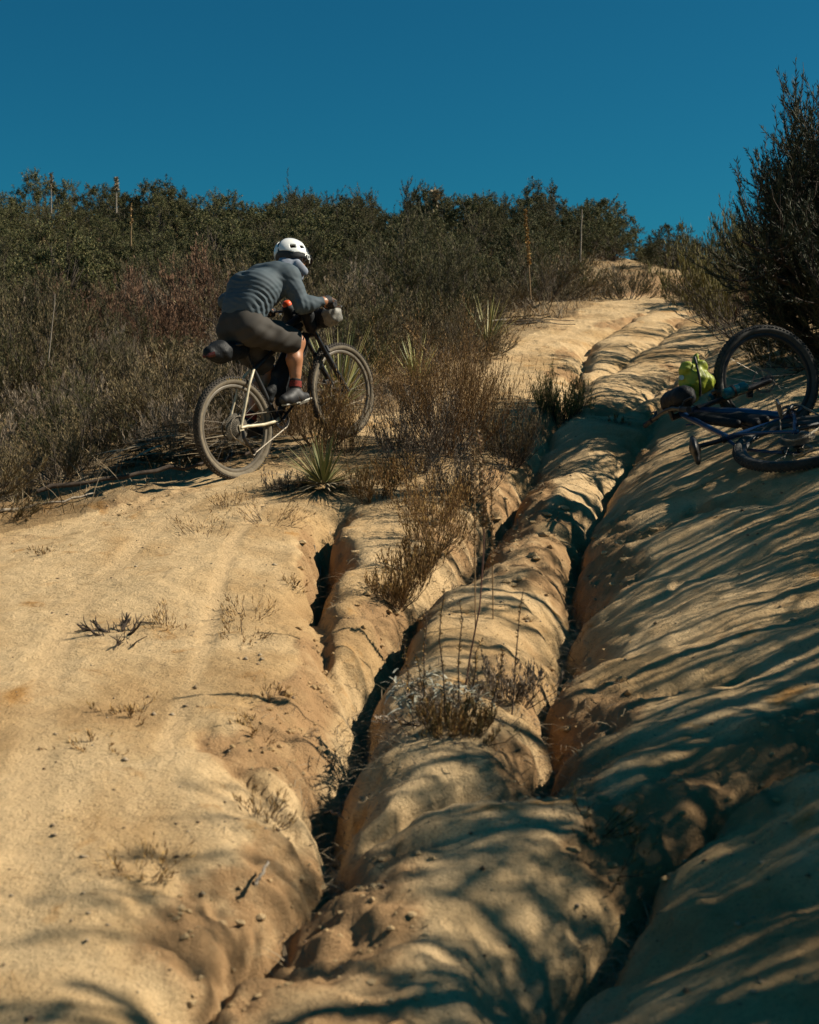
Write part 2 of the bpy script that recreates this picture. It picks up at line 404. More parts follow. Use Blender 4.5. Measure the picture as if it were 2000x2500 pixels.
def cat_vf(L):
    vs, fs, o = [], [], 0
    for v, f in L:
        vs.append(v); fs.append(f+o); o += len(v)
    return np.concatenate(vs), np.concatenate(fs)
def curve_paths(p0, d0, ln, lift, r, k=5, wig=.06):
    n = len(p0); t = np.linspace(0, 1, k)
    d0 = nrm(d0); d1 = nrm(d0 + np.array([0, 0, 1.])*lift)
    dd = d0[:, None, :]*(1-t[None, :, None]) + d1[:, None, :]*t[None, :, None]
    st = dd*(ln[:, None, None]/(k-1))
    st = st + r.normal(size=st.shape)*wig*ln[:, None, None]/(k-1)
    pts = np.concatenate([np.zeros((n, 1, 3)), np.cumsum(st[:, :-1], 1)], 1)
    return p0[:, None, :]+pts
def sample(paths, r, idx, t):
    k = paths.shape[1]; x = t*(k-1); i = np.minimum(x.astype(int), k-2); fr = (x-i)[:, None]
    a = paths[idx, i]; b = paths[idx, i+1]
    return a*(1-fr)+b*fr, nrm(b-a)
def shrub(name, seed, h, rad, stems=9, br=14, leaves=5000, ll=.06, lw=.01, lift=.6, spread=1.0, spray=.6, up=.25, sub=0, srad=.012, t0=.25, brl=.4, lbend=0.):
    """returns (foliage mesh, stem mesh) of a shrub standing on the origin"""
    r = np.random.default_rng(seed)
    th = spread*np.sqrt(r.random(stems))*1.15; az = r.random(stems)*2*np.pi
    d = np.stack([np.sin(th)*np.cos(az), np.sin(th)*np.sin(az), np.cos(th)], 1)
    reach = 1/np.sqrt((np.sin(th)/rad)**2 + (np.cos(th)/h)**2)
    p0 = np.stack([.06*rad*np.cos(az), .06*rad*np.sin(az), -.05*np.ones(stems)], 1)
    S = curve_paths(p0, d, reach*(.7+.25*r.random(stems)), lift*.5, r, 6, .18)
    sr = srad*np.linspace(1, .25, 6)[None]*(.7+.6*r.random((stems, 1)))
    parts = [tubes(S, sr, 4)]
    nb = stems*br; idx = r.integers(0, stems, nb); t = t0+(1-t0)*r.random(nb)
    bp, bt = sample(S, r, idx, t)
    bd = nrm(bt + spray*nrm(r.normal(size=(nb, 3))) + np.array([0, 0, up]))
    B = curve_paths(bp, bd, brl*h*(.45+.75*r.random(nb))*(1.15-.45*t), lift, r, 5, .15)
    parts.append(tubes(B, srad*.28*np.linspace(1, .3, 5)[None]*np.ones((nb, 1)), 3))
    T = B
    if sub:
        ns = nb*sub; i2 = r.integers(0, nb, ns); t2 = .15+.8*r.random(ns)
        p2, b2 = sample(B, r, i2, t2)
        T = curve_paths(p2, nrm(b2+spray*.9*nrm(r.normal(size=(ns, 3)))+np.array([0, 0, up])), brl*.45*h*(.4+.8*r.random(ns)), lift*.7, r, 4, .12)
        parts.append(tubes(T, srad*.16*np.linspace(1, .4, 4)[None]*np.ones((ns, 1)), 3))
    li = r.integers(0, len(T), leaves); lt = r.random(leaves)**.8
    lp, ld = sample(T, r, li, lt)
    ld = nrm(ld + spray*1.1*nrm(r.normal(size=(leaves, 3))) + np.array([0, 0, up]))
    lv, lf = diamonds(lp, ld, ll*(.6+.8*r.random(leaves)), lw*(.6+.8*r.random(leaves)), r, lbend)
    sv, sf = cat_vf(parts)
    return np_mesh(name+'_foliage', lv, lf, False), np_mesh(name+'_stems', sv, sf, True)

M['chamise'] = leaf_mat('chamise_leaf', [(.038, .042, .016), (.070, .074, .026), (.11, .105, .040), (.16, .135, .056), (.19, .14, .07)])
M['olive'] = leaf_mat('olive_twig', [(.060, .050, .025), (.12, .098, .045), (.19, .145, .070), (.26, .19, .10), (.15, .115, .05)])
M['laurel'] = leaf_mat('laurel_leaf', [(.034, .040, .016), (.056, .064, .024), (.088, .094, .033), (.140, .130, .046), (.20, .165, .070)], .75)
M['greydry'] = leaf_mat('grey_dry_twig', [(.11, .085, .06), (.20, .155, .11), (.30, .235, .17), (.42, .34, .25), (.25, .175, .115)])
M['rust'] = leaf_mat('rust_dry_twig', [(.09, .048, .018), (.21, .115, .040), (.34, .20, .065), (.46, .29, .10), (.17, .10, .045)])
M['redbrown'] = leaf_mat('red_brown_twig', [(.08, .042, .026), (.18, .095, .055), (.27, .155, .09), (.20, .12, .07)])
M['goldgreen'] = leaf_mat('gold_green_twig', [(.12, .11, .028), (.22, .19, .048), (.33, .28, .075), (.19, .145, .055), (.40, .33, .11)])
M['needle'] = leaf_mat('needle_leaf', [(.022, .030, .018), (.040, .052, .028), (.065, .075, .040), (.095, .095, .055)])
M['bark'] = plain('bark', (.10, .078, .058), .9, var=.5, scale=25, bmp=.4)
M['palebark'] = plain('pale_bark', (.30, .25, .19), .85, var=.4, scale=30, bmp=.3)
M['browntwig'] = plain('brown_twig', (.17, .098, .042), .9, var=.4, scale=30)
M['darktwig'] = plain('dark_twig', (.055, .038, .026), .9, var=.5, scale=30)
M['tan_grass'] = leaf_mat('tan_grass', [(.14, .10, .06), (.24, .18, .11), (.36, .28, .17), (.19, .14, .085), (.09, .07, .045)])
M['yucca'] = leaf_mat('yucca_leaf', [(.13, .15, .05), (.22, .23, .08), (.33, .31, .12), (.40, .34, .16)], .5)
M['yucca_dead'] = leaf_mat('yucca_dead_leaf', [(.20, .15, .09), (.34, .26, .16), (.45, .37, .25), (.15, .11, .07)], .7)
M['silver'] = leaf_mat('silver_leaf', [(.20, .20, .14), (.30, .29, .22), (.42, .40, .32), (.12, .11, .07), (.17, .14, .09)], .7)

PROTO = {}
def proto(kind, fmat, smat, n, **k):
    L = []
    for i in range(n):
        fm, sm = shrub(kind, hash(kind) % 1000 if False else (sum(map(ord, kind))*7+i*13), **k)
        fm.materials.append(M[fmat]); sm.materials.append(M[smat]); L.append((fm, sm))
    PROTO[kind] = L
proto('chamise_shrub', 'chamise', 'bark', 3, h=1.5, rad=.95, stems=13, br=16, sub=3, leaves=16000, ll=.050, lw=.0065, lift=.45, spread=1.25, spray=.6, up=.25, brl=.36)
proto('olive_shrub', 'olive', 'bark', 3, h=1.15, rad=1.05, stems=16, br=16, sub=3, leaves=14000, ll=.050, lw=.0065, lift=.4, spread=1.3, spray=.55, up=.25, brl=.38)
def clump_shrub(name, seed, h, rad, clumps=52, leaves=20000, ll=.048, lw=.024, cr=.26):
    """rounded crown of separate leafy clumps held on forking stems"""
    r = np.random.default_rng(seed); i = np.arange(clumps); q = (i+.5)/clumps
    az = i*2.39996+r.random(clumps)*.5; zz = .10+.90*q; rr = rad*np.sqrt(np.clip(1-((zz-.30)/.72)**2, .03, 1))*(.55+.5*r.random(clumps))
    ctr = np.stack([rr*np.cos(az), rr*np.sin(az), h*zz*(.86+.2*r.random(clumps))], 1)
    k = 7; t = np.linspace(0, 1, k); p0 = r.normal(size=(clumps, 3))*[.08, .08, 0]-[0, 0, .05]
    mid = ctr*[.35, .35, .55]
    S = ((1-t)**2)[None, :, None]*p0[:, None]+(2*t*(1-t))[None, :, None]*mid[:, None]+(t**2)[None, :, None]*ctr[:, None]
    S = S+r.normal(size=S.shape)*.02*np.minimum(t*3, 1)[None, :, None]
    parts = [tubes(S, .018*np.linspace(1, .3, k)[None]*(.7+.6*r.random((clumps, 1))), 4)]
    nb = clumps*9; ci = r.integers(0, clumps, nb); sz = cr*(.65+.7*r.random(clumps))
    bd = nrm(r.normal(size=(nb, 3))+[0, 0, .45]); B = curve_paths(ctr[ci]-[0, 0, .05], bd, sz[ci]*(.7+.5*r.random(nb)), .3, r, 4, .2)
    parts.append(tubes(B, .004*np.ones((nb, 4)), 3))
    li = r.integers(0, nb, leaves); lt = r.random(leaves)**.55; lp, ld = sample(B, r, li, lt)
    lp = lp+r.normal(size=lp.shape)*.022
    lv, lf = diamonds(lp, nrm(ld*.5+nrm(r.normal(size=(leaves, 3)))*.9), ll*(.6+.7*r.random(leaves)), lw*(.6+.7*r.random(leaves)), r)
    sv, sf = cat_vf(parts); return np_mesh(name+'_foliage', lv, lf, False), np_mesh(name+'_stems', sv, sf, True)
def proto_clump(kind, fmat, smat, n, **k):
    L = []
    for i in range(n):
        fm, sm = clump_shrub(kind, 900+i*7, **k); fm.materials.append(M[fmat]); sm.materials.append(M[smat]); L.append((fm, sm))
    PROTO[kind] = L
proto_clump('laurel_shrub', 'laurel', 'bark', 4, h=1.75, rad=1.35)
0 and proto('laurel_shrub', 'laurel', 'bark', 4, h=1.75, rad=1.45, stems=15, br=18, sub=3, leaves=15000, ll=.062, lw=.032, lift=.15, spread=1.2, spray=.95, up=.05, srad=.020, brl=.22)
proto('dry_shrub', 'greydry', 'palebark', 3, h=.85, rad=.75, stems=26, br=10, sub=3, leaves=8000, ll=.07, lw=.006, lift=.5, spread=1.2, spray=.45, up=.35, brl=.5, srad=.006)
proto('rust_shrub', 'redbrown', 'darktwig', 2, h=.9, rad=.75, stems=18, br=12, sub=3, leaves=8000, ll=.045, lw=.007, lift=.6, spread=1.15, spray=.5, up=.5, srad=.007)
proto('gold_shrub', 'goldgreen', 'bark', 2, h=1.35, rad=1.05, stems=26, br=14, sub=3, leaves=16000, ll=.06, lw=.006, lift=.7, spread=1.1, spray=.4, up=.6, srad=.008)

def place_shrub(kind, x, y, s, rz, name, label, cat, group=None, i=0, sz=1.0, dz=-.03, tilt=(0, 0)):
    fm, sm = PROTO[kind][i % len(PROTO[kind])]
    e = empty(name, (x, y, G(x, y)+dz), label, cat, group)
    e.rotation_euler = (tilt[0], tilt[1], rz); e.scale = (s, s, s*sz)
    for nm, me in (('foliage', fm), ('stems', sm)):
        o = bpy.data.objects.new(nm, me); C.objects.link(o); o.parent = e
    return e
def proj(x, y, z):
    d = y*cp - z*sp; h = y*sp + z*cp
    return 1000+3200*x/d, 1250-3200*h/d

# --- the chaparral left of and behind the trail, shrub by shrub
KINDS = {
 'laurel_shrub': ('evergreen_shrub', 'green broad leaved evergreen shrub in the upper band of the hillside thicket', 'shrub', 'leafy evergreen shrubs high on the hill'),
 'chamise_shrub': ('needle_shrub', 'dark green fine needled shrub with upswept twigs in the hillside chaparral', 'shrub', 'dark needled shrubs in the chaparral'),
 'olive_shrub': ('twiggy_shrub', 'olive brown wispy shrub in the hillside chaparral left of the trail', 'shrub', 'olive brown shrubs in the chaparral'),
 'dry_shrub': ('dead_shrub', 'pale grey dead twiggy shrub among the hillside chaparral', 'shrub', 'grey dead shrubs in the chaparral'),
 'rust_shrub': ('dry_shrub', 'reddish brown dried low shrub among the hillside chaparral', 'shrub', 'red brown dry shrubs in the chaparral'),
}
r = np.random.default_rng(42)
cands = []
y = 8.3
while y < 44:
    sp_ = np.interp(y, [8, 14, 22, 40], [.72, .95, 1.25, 1.8])
    x = -.40*y - 2.2 + r.random()*sp_
    while x < (xl(y) if y < 24 else .33*y+1):
        cands.append((x+(r.random()-.5)*sp_*.5, y+(r.random()-.5)*sp_*.6)); x += sp_
    y += sp_*.85
nb_ = 0
for x, y in cands:
    if y < 24 and x > xl(y)-.22: continue
    if y < 24 and 0.0 < xl(y)-x < .55 and r.random() < .3: continue
    if 23 <= y < 31.5 and xl(y)-1.3 < x < xr(y)+1.0: continue
    if math.hypot(x+1.78, y-9.65) < .62 or (y < 9.6 and x > xl(y)-.5): continue
    z = G(x, y); u, v = proj(x, y, z); vt = proj(x, y, z+1.2)[1]
    if u < -340 or u > 2150: continue
    e = xl(y)-x; q = r.random(); fb = float(fbm(np.array([x]), np.array([y]), .22, 2, 201)[0])
    # low things keep clear of the open bit behind the rear wheel
    if y > 23 or (u < 560 and v < 740): kind = 'laurel_shrub' if q < .84 else 'chamise_shrub'
    elif v < 770 and q < .35 and u < 900: kind = 'laurel_shrub'
    elif e < .75: kind = 'dry_shrub' if q < .62 else ('rust_shrub' if q < .8 else 'olive_shrub')
    elif u > 900: kind = 'chamise_shrub' if q < .6 else 'olive_shrub'
    elif fb < -.15: kind = 'rust_shrub' if q < .3 else ('dry_shrub' if q < .6 else 'olive_shrub')
    else: kind = 'chamise_shrub' if q < .42 else ('olive_shrub' if q < .88 else 'dry_shrub')
    s = (.60+.36*r.random())*(1+.55*float(fbm(np.array([x]), np.array([y]), .38, 2, 207)[0]))
    if kind == 'laurel_shrub': s *= np.interp(y, [14, 30, 44], [.60, .70, .80])
    if e < .9 and y < 20: s *= .62
    elif y < 12: s *= .80
    nm, lb, ct, gp = KINDS[kind]
    place_shrub(kind, x, y, s, r.random()*6.28, nm, lb, ct, gp, i=int(r.integers(0, 9)), sz=.85+.35*r.random()); nb_ += 1
print('chaparral shrubs', nb_)

# --- dead grass and litter among the shrubs (nobody could count it)
def scatter_grass(name, n, xr_, yr_, cond, lmin, lmax, wd, mat, label, droop=.35, lean=.7, seed=5, cat='grass'):
    r = np.random.default_rng(seed)
    x = xr_[0]+(xr_[1]-xr_[0])*r.random(n*3); y = yr_[0]+(yr_[1]-yr_[0])*r.random(n*3)**1.3
    m = cond(x, y); x = x[m][:n]; y = y[m][:n]
    z = height(x, y)-.01
    k = len(x); az = r.random(k)*6.28; ln = lmin+(lmax-lmin)*r.random(k)**1.5
    d = np.stack([np.cos(az)*lean, np.sin(az)*lean, .35+r.random(k)], 1)
    v, f = blades(np.stack([x, y, z], 1), d, ln, wd*(.6+.8*r.random(k))*np.clip(y/12, .7, 2.5), r, droop)
    o = link(name, np_mesh(name, v, f), M[mat]); tag(o, label, cat, kind='stuff'); return o
scatter_grass('dry_grass', 60000, (-14, 7), (7.5, 36), lambda x, y: (x < xl(y)-.02-.25*np.abs(vnoise(x*3, y*3, 5))) & (np.abs(x) < .36*y+1), .10, .55, .006, 'tan_grass', 'dead tan and grey grass tangled under the hillside shrubs')

# ================================================================== trees along the right side of the trail
def feather_tree(seed, tips, br=20, sub=5, leaves=60000, ll=.075, lw=.010, trunk_r=.09, brl=.95, clump=True):
    """a bushy tree: limbs to the given tips, branchlets swept up, needles in bottlebrush plumes"""
    r = np.random.default_rng(seed)
    tips = np.array(tips, float); n = len(tips)
    k = 9; t = np.linspace(0, 1, k)
    p0 = np.stack([.12*r.normal(size=n), .12*r.normal(size=n), -.1*np.ones(n)], 1)
    mid = p0*.4 + tips*.5 + np.stack([.15*r.normal(size=n), .15*r.normal(size=n), .12*np.abs(tips[:, 2])+.1*r.normal(size=n)], 1)
    L = ((1-t)**2)[None, :, None]*p0[:, None] + (2*t*(1-t))[None, :, None]*mid[:, None] + (t**2)[None, :, None]*tips[:, None]
    L = L + np.cumsum(r.normal(size=L.shape)*.035, 1)*np.minimum(t*3, 1)[None, :, None]
    parts = [tubes(L, trunk_r*np.linspace(1, .12, k)[None]*(.6+.6*r.random((n, 1))), 6)]
    nb = n*br; idx = r.integers(0, n, nb); tt = .22+.78*r.random(nb)
    bp, bt = sample(L, r, idx, tt)
    bd = nrm(bt*.5 + nrm(r.normal(size=(nb, 3)))*.85 + np.array([0, 0, .25]))
    B = curve_paths(bp, bd, brl*(.35+.75*r.random(nb))*(1.15-.6*tt), .7, r, 6, .22)
    parts.append(tubes(B, .011*np.linspace(1, .35, 6)[None]*np.ones((nb, 1)), 4))
    ns = nb*sub; i2 = r.integers(0, nb, ns); t2 = .2+.8*r.random(ns)
    p2, b2 = sample(B, r, i2, t2)
    T = curve_paths(p2, nrm(b2+.6*nrm(r.normal(size=(ns, 3)))+np.array([0, 0, .35])), .20+.28*r.random(ns), .8, r, 4, .1)
    parts.append(tubes(T, .004*np.linspace(1, .5, 4)[None]*np.ones((ns, 1)), 3))
    keep = r.random(len(T)) < .82                     # some bare twigs
    Tk = T[keep]
    li = r.integers(0, len(Tk), leaves); lt = r.random(leaves)
    lp, ld = sample(Tk, r, li, lt)
    ld = nrm(ld*.9 + .55*nrm(r.normal(size=(leaves, 3))))
    lv, lf = diamonds(lp, ld, ll*(.5+.7*r.random(leaves)), lw*(.7+.6*r.random(leaves)), r)
    sv, sf = cat_vf(parts)
    return np_mesh('crown', lv, lf, False), np_mesh('trunk', sv, sf, True)
def put_tree(meshes, x, y, s, rz, label, name='feathery_tree', cat='tree', group=None, dz=-.05):
    fm, sm = meshes
    if not fm.materials: fm.materials.append(M['needle']); sm.materials.append(M['darktwig'])
    e = empty(name, (x, y, G(x, y)+dz), label, cat, group); e.rotation_euler = (0, 0, rz); e.scale = (s, s, s)
    for nm, me in (('crown', fm), ('trunk', sm)):
        o = bpy.data.objects.new(nm, me); C.objects.link(o); o.parent = e
    return e
def W(u, v, y): p = P(u, v, y); return np.array([p.x, p.y, p.z])
# the big one at the right edge of the photo; its limbs reach the outline the photo shows
tb = np.array([3.95, 11.4, G(3.95, 11.4)])
tl = [W(1792, 570, 10.6), W(1840, 520, 11.0), W(1925, 450, 10.9), W(1925, 380, 11.2), W(1975, 385, 11.5), W(2020, 350, 11.6), W(2070, 350, 11.5),
      W(1900, 610, 10.4), W(1950, 520, 10.8), W(1990, 400, 10.7), W(2080, 390, 11.0), W(1960, 670, 10.3), W(2050, 560, 10.4), W(2140, 380, 11.2), W(2180, 480, 10.8), W(2150, 330, 12), W(2250, 420, 12), W(1880, 640, 11.8), W(1880, 500, 11.4), W(1950, 420, 11.8), W(2000, 620, 12.4), W(2080, 360, 12.6), W(1990, 380, 12.2), W(1870, 700, 11.2), W(1930, 740, 10.9), W(2000, 760, 10.8)]
T1 = feather_tree(3, [t-tb for t in tl], br=18, sub=5, leaves=125000, ll=.055, lw=.007, brl=.78)
put_tree(T1, 3.95, 11.4, 1, 0, 'tall dark feathery needled tree at the right edge rising against the sky')
def dome_tips(seed, n, rad, h, zmin=.3):
    r = np.random.default_rng(seed); o = []
    for i in range(n):
        a = i*2.4+r.random()*.6; q = (i+.5)/n; zz = zmin+(1-zmin)*q
        rr = rad*math.sqrt(max(.02, 1-((zz-.35)/.72)**2))*(.7+.4*r.random())
        o.append((rr*math.cos(a), rr*math.sin(a), h*zz))
    return o
T2 = feather_tree(11, dome_tips(4, 15, 1.35, 2.7), br=13, sub=5, leaves=34000, ll=.045, lw=.006, brl=.7)
T3 = feather_tree(12, dome_tips(5, 13, 1.2, 2.3), br=12, sub=5, leaves=26000, ll=.045, lw=.006, brl=.65)
OFF = [  # trees right of the frame whose shade falls across the trail
 (T2, 4.5, 9.0, 1.12, .3), (T3, 4.15, 7.2, 1.10, 1.4), (T2, 4.0, 5.5, 1.0, 2.2), (T3, 3.75, 4.2, 1.05, 4.0), (T3, 3.3, 1.5, 1.0, .9), (T2, 5.6, 7.6, 1.2, 3.3), (T2, 5.3, 3.9, 1.2, 1.9), (T3, 4.9, 3.1, 1.75, 3.6), (T3, 4.5, 3.6, 1.45, 2.7),
]
for i, (m_, x, y, s, rz) in enumerate(OFF):
    put_tree(m_, x, y, s, rz, 'feathery dark tree standing just right of the frame, its dappled shade falling on the trail', group='trees right of the trail')
# shrubs on the right bank, in and behind the shade
place_shrub('gold_shrub', 3.75, 14.6, 1.02, .4, 'rabbit_brush', 'large yellow green feathery bush beside the trail right of the orange bank', 'bush', i=0, sz=1.05)
place_shrub('gold_shrub', 4.5, 16.5, 1.0, 1.4, 'rabbit_brush', 'yellow brown bush behind the large yellow green one at the trail edge', 'bush', i=1, sz=1.0)
RB = [('chamise_shrub', 4.5, 13.2, 1.05, 'dark needled bush between the yellow green bush and the tall tree'),
      ('chamise_shrub', 3.55, 10.9, .72, 'low dark bush under the tall tree behind the raised bicycle wheel'),
      ('olive_shrub', 5.0, 15.5, 1.2, 'brown green bush behind the dark one at the right edge'),
      ('rust_shrub', 4.2, 16.9, .7, 'brown bush at the foot of the far right slope beyond the yellow green bush'),
      ('chamise_shrub', 4.7, 10.3, 1.0, 'shaded dark bush at the right edge beside the tree trunk'),
      ('olive_shrub', 5.9, 12.6, 1.3, 'tall shaded bush behind the tree at the right edge'),
      ('dry_shrub', 4.15, 9.6, .75, 'grey dead bush in the tree shade above the lying bicycle'),
      ('laurel_shrub', 6.2, 19.5, .9, 'leafy bush on the far right skyline behind the bushes'),
      ('rust_shrub', 5.4, 18.2, 1.0, 'brown bush against the sky in the gap left of the tall tree'),
      ('olive_shrub', 4.5, 19.6, .8, 'dark bush below the orange bank at the trail head'),
      ('chamise_shrub', 3.55, 21.5, .6, 'small dark bush at the left foot of the orange bank')]
for i, (k_, x, y, s, lb) in enumerate(RB): place_shrub(k_, x, y, s, i*1.7, 'shaded_bush', lb, 'bush', i=i)

# ================================================================== plants on the trail itself
def free_plant(name, foliage, stems, fmat, smat, loc, label, cat, rz=0, s=1, group=None, fname='foliage', sname='stems'):
    e = empty(name, loc, label, cat, group); e.rotation_euler = (0, 0, rz); e.scale = (s, s, s)
    for nm, me, mt in ((fname, foliage, fmat), (sname, stems, smat)):
        if me is None: continue
        if not me.materials: me.materials.append(M[mt])
        o = bpy.data.objects.new(nm, me); C.objects.link(o); o.parent = e
    return e
def broom(seed, h, rad, stems, br, leaves, ll=.020, lw=.0045, lean=(0, 0), spread=1.0, srad=.006, brl=.5, spray=.40):
    stems *= 2; leaves = int(leaves*2.2)
    f, s = shrub('broom', seed, h, rad, stems=stems, br=br, leaves=leaves, ll=ll, lw=lw, lift=1.1, spread=spread, spray=spray, up=.55, sub=3, srad=srad, t0=.08, brl=brl)
    return f, s
def plant_px(u, v): return ground_at(u, v)
BR = [ # u, v of the foot, height, radius, stems, branches, leaves, colour, label
 (1090, 1105, .92, .66, 34, 12, 10000, 'rust', 'big rust brown dried bush in the middle of the trail, right of the green yucca'),
 (1020, 1150, .62, .45, 14, 9, 2600, 'greydry', 'grey tangled dead bush filling the gully below the rust brown bush'),
 (1245, 1130, .60, .36, 16, 11, 3800, 'olive', 'dark upright broom bush on the gully rim right of the rust brown bush'),
 (1365, 1035, .52, .33, 18, 11, 4800, 'goldgreen', 'yellow brown rounded bush alone in the trail above the dark broom bush'),
 (775, 1085, .60, .38, 16, 9, 2600, 'rust', 'rust brown dry bush in front of the riders pedals between the two wheels'),
 (700, 1060, .55, .25, 9, 8, 1100, 'rust', 'thin brown upright weed just right of the rear wheel'),
 (845, 1110, .50, .30, 9, 8, 1100, 'rust', 'sparse brown weed in front of the front wheel'),
 (1065, 1330, .46, .24, 13, 8, 1700, 'rust', 'brown dry bush growing in the main gully below the rust brown bush'),
 (965, 1465, .26, .22, 16, 8, 1800, 'rust', 'orange brown dry tuft on the gully rim in the middle of the photo'),
 (905, 1215, .24, .30, 12, 8, 1500, 'rust', 'low brown bush right of the green yucca on the bare mound'),
 (960, 1090, .25, .22, 9, 7, 700, 'rust', 'small brown weed on the sand between front wheel and big bush'),
  (1010, 1400, .24, .24, 14, 8, 1600, 'rust', 'brown dry tuft hanging over the left wall of the main gully'),
 (1500, 1030, .12, .12, 5, 5, 200, 'rust', 'tiny brown weed on the upper trail'),
 (1120, 1215, .42, .38, 16, 9, 2200, 'greydry', 'grey dead tangle inside the gully, right of the bare mound'),
 (1050, 1270, .40, .30, 12, 9, 1700, 'rust', 'brown tangle on the gully wall just above the brown dry bush'),
 (940, 1175, .22, .36, 14, 8, 1500, 'rust', 'low spreading brown bush on top of the bare mound'),
 (700, 1195, .16, .26, 12, 7, 800, 'greydry', 'low grey dry weed left of the green yucca'),
 (1100, 1790, .14, .34, 18, 7, 1500, 'rust', 'brown dead mat of weeds below the silver leaved plant'),
 (1240, 1700, .20, .24, 12, 7, 900, 'greydry', 'grey dry weed at the right side of the planted knob'),
]
for i, (u, v, h, rd, st, b_, lv, col, lb) in enumerate(BR):
    f, s = broom(300+i, h, rd, st, b_, lv, srad=.003 if h < .5 else .0045)
    g = plant_px(u, v)
    free_plant('dry_bush', f, s, col, 'browntwig' if col == 'rust' else 'darktwig', (g.x, g.y, g.z-.02), lb, 'bush', rz=i*1.3)
SP = [ # little sparse weeds on the left slab: foot pixel, height m, radius, stems, label
 (500, 1305, .26, .12, 8, 'thin straw coloured weed on the slab below the rear wheel'),
 (660, 1275, .22, .20, 16, 'fan of brown twigs on the slab below the green yucca'),
 (412, 1525, .10, .09, 14, 'small brown tuft beside the dark dead stump on the slab'),
 (610, 1500, .13, .14, 12, 'brown low weed right of the faint tyre track'),
 (590, 1545, .10, .10, 10, 'second brown low weed just below the other beside the tyre track'),
 (655, 1695, .09, .09, 9, 'tiny forked weed on the slab left of the main gully'),
 (350, 2125, .12, .09, 14, 'dark tuft of burnt looking twigs low on the left slab'),
 (320, 1745, .07, .20, 10, 'spreading dark creeping twigs in the middle of the left slab'),
 (225, 1820, .05, .14, 9, 'flat dark creeping twigs near the left edge of the slab'),
 (700, 1420, .07, .10, 8, 'small weed at the left rim of the root hole'),
 (640, 1995, .10, .10, 9, 'small grey weed at the rim of the side rill'),
 (120, 1345, .06, .14, 10, 'dark low weed near the outer edge of the slab'),
 (620, 1785, .12, .05, 4, 'single bent brown twig standing on the rim left of the gully'),
 (560, 1240, .15, .10, 8, 'short brown weed just below the rear wheel'),
 (1450, 2000, .10, .12, 12, 'pale dry weed in the hollow between the two near lobes'),
 (1500, 2100, .13, .12, 12, 'brown weed at the bottom of the shaded hollow'),
]
for i, (u, v, h, rd, st, lb) in enumerate(SP):
    f, s = shrub('weed', 500+i, h*1.35, rd*1.35, stems=int(st*1.8), br=5, leaves=320, ll=.022, lw=.004, lift=.5, spread=1.35, spray=.5, up=.2, srad=.0022, t0=.2, brl=.55)
    g = plant_px(u, v)
    free_plant('weed', f, s, 'rust', 'darktwig', (g.x, g.y, g.z-.006), lb, 'weed', rz=i*2.1)
# dark dead stump
g = plant_px(290, 1545)
f, s = shrub('stump', 77, .13, .26, stems=16, br=8, leaves=60, ll=.02, lw=.01, lift=.3, spread=1.4, spray=.9, up=0, srad=.014, t0=.1, brl=.6)
free_plant('dead_plant', None, s, 'rust', 'darktwig', (g.x, g.y, g.z), 'black burnt looking clump of dead twigs flat on the left slab', 'dead plant', rz=.5)

def yucca(loc, n, ln, wd, label, rz=0, seed=1, dead=.35, flat=.2, name='yucca'):
    r = np.random.default_rng(seed); e = empty(name, loc, label, 'yucca'); e.rotation_euler = (0, 0, rz)
    for nm, k, mat, lo, hi, dr in (('leaves', n, 'yucca', flat, 1.45, .10), ('dead_leaves', int(n*dead), 'yucca_dead', -.05, .35, .22)):
        az = r.random(k)*6.28; el = lo+(hi-lo)*r.random(k)
        d = np.stack([np.cos(az)*np.cos(el), np.sin(az)*np.cos(el), np.sin(el)], 1)
        p = d*np.array([.05, .05, .03]) + np.array([0, 0, .03])
        v, f = blades(p, d, ln*(.6+.45*r.random(k)), wd*(.8+.4*r.random(k)), r, dr*.6, 4)
        o = link(nm, np_mesh(nm, v, f), M[mat], e)
    return e
g = plant_px(790, 1190); yucca((g.x, g.y, g.z-.01), 120, .37, .016, 'green spiky yucca on the bare mound right below the front wheel', seed=2, dead=.8, flat=.08)
g = plant_px(1018, 945); yucca((g.x, g.y, g.z), 60, .55, .018, 'slender yucca at the trail edge above the rust brown bush', seed=3, flat=.5)
g = Vector((-.62, 11.6, G(-.62, 11.6))); yucca(g, 90, .85, .020, 'tall green yucca clump seen through and right of the front wheel', seed=4, flat=.5)
g = Vector((.9, 15.2, G(.9, 15.2))); yucca(g, 50, .6, .02, 'yucca rosette at the foot of the brown flower stalk', seed=6, flat=.4)
# heap of pale dead yucca leaves behind the rear wheel
hx, hy = ground_at(425, 1118).x, ground_at(425, 1118).y
r = np.random.default_rng(9); k = 300
az = .25+.45*r.normal(size=k); el = .25*r.random(k)
d = np.stack([np.cos(az), np.sin(az), np.sin(el)], 1)*np.where(r.random((k, 1)) < .75, 1, -1)
px_ = hx+.30*r.normal(size=k); py_ = hy+.14*r.normal(size=k)
p = np.stack([px_, py_, height(px_, py_)+.03+.24*r.random(k)*np.exp(-((px_-hx)/.35)**2)], 1)
v, f = blades(p, d, .20+.2*r.random(k), .034*(.7+.6*r.random(k)), r, .12, 3)
o = link('dead_leaf_heap', np_mesh('dead_leaf_heap', v, f), M['yucca_dead']); tag(o, 'heap of pale dried yucca leaves on the ground left of the rear wheel', 'leaf heap')

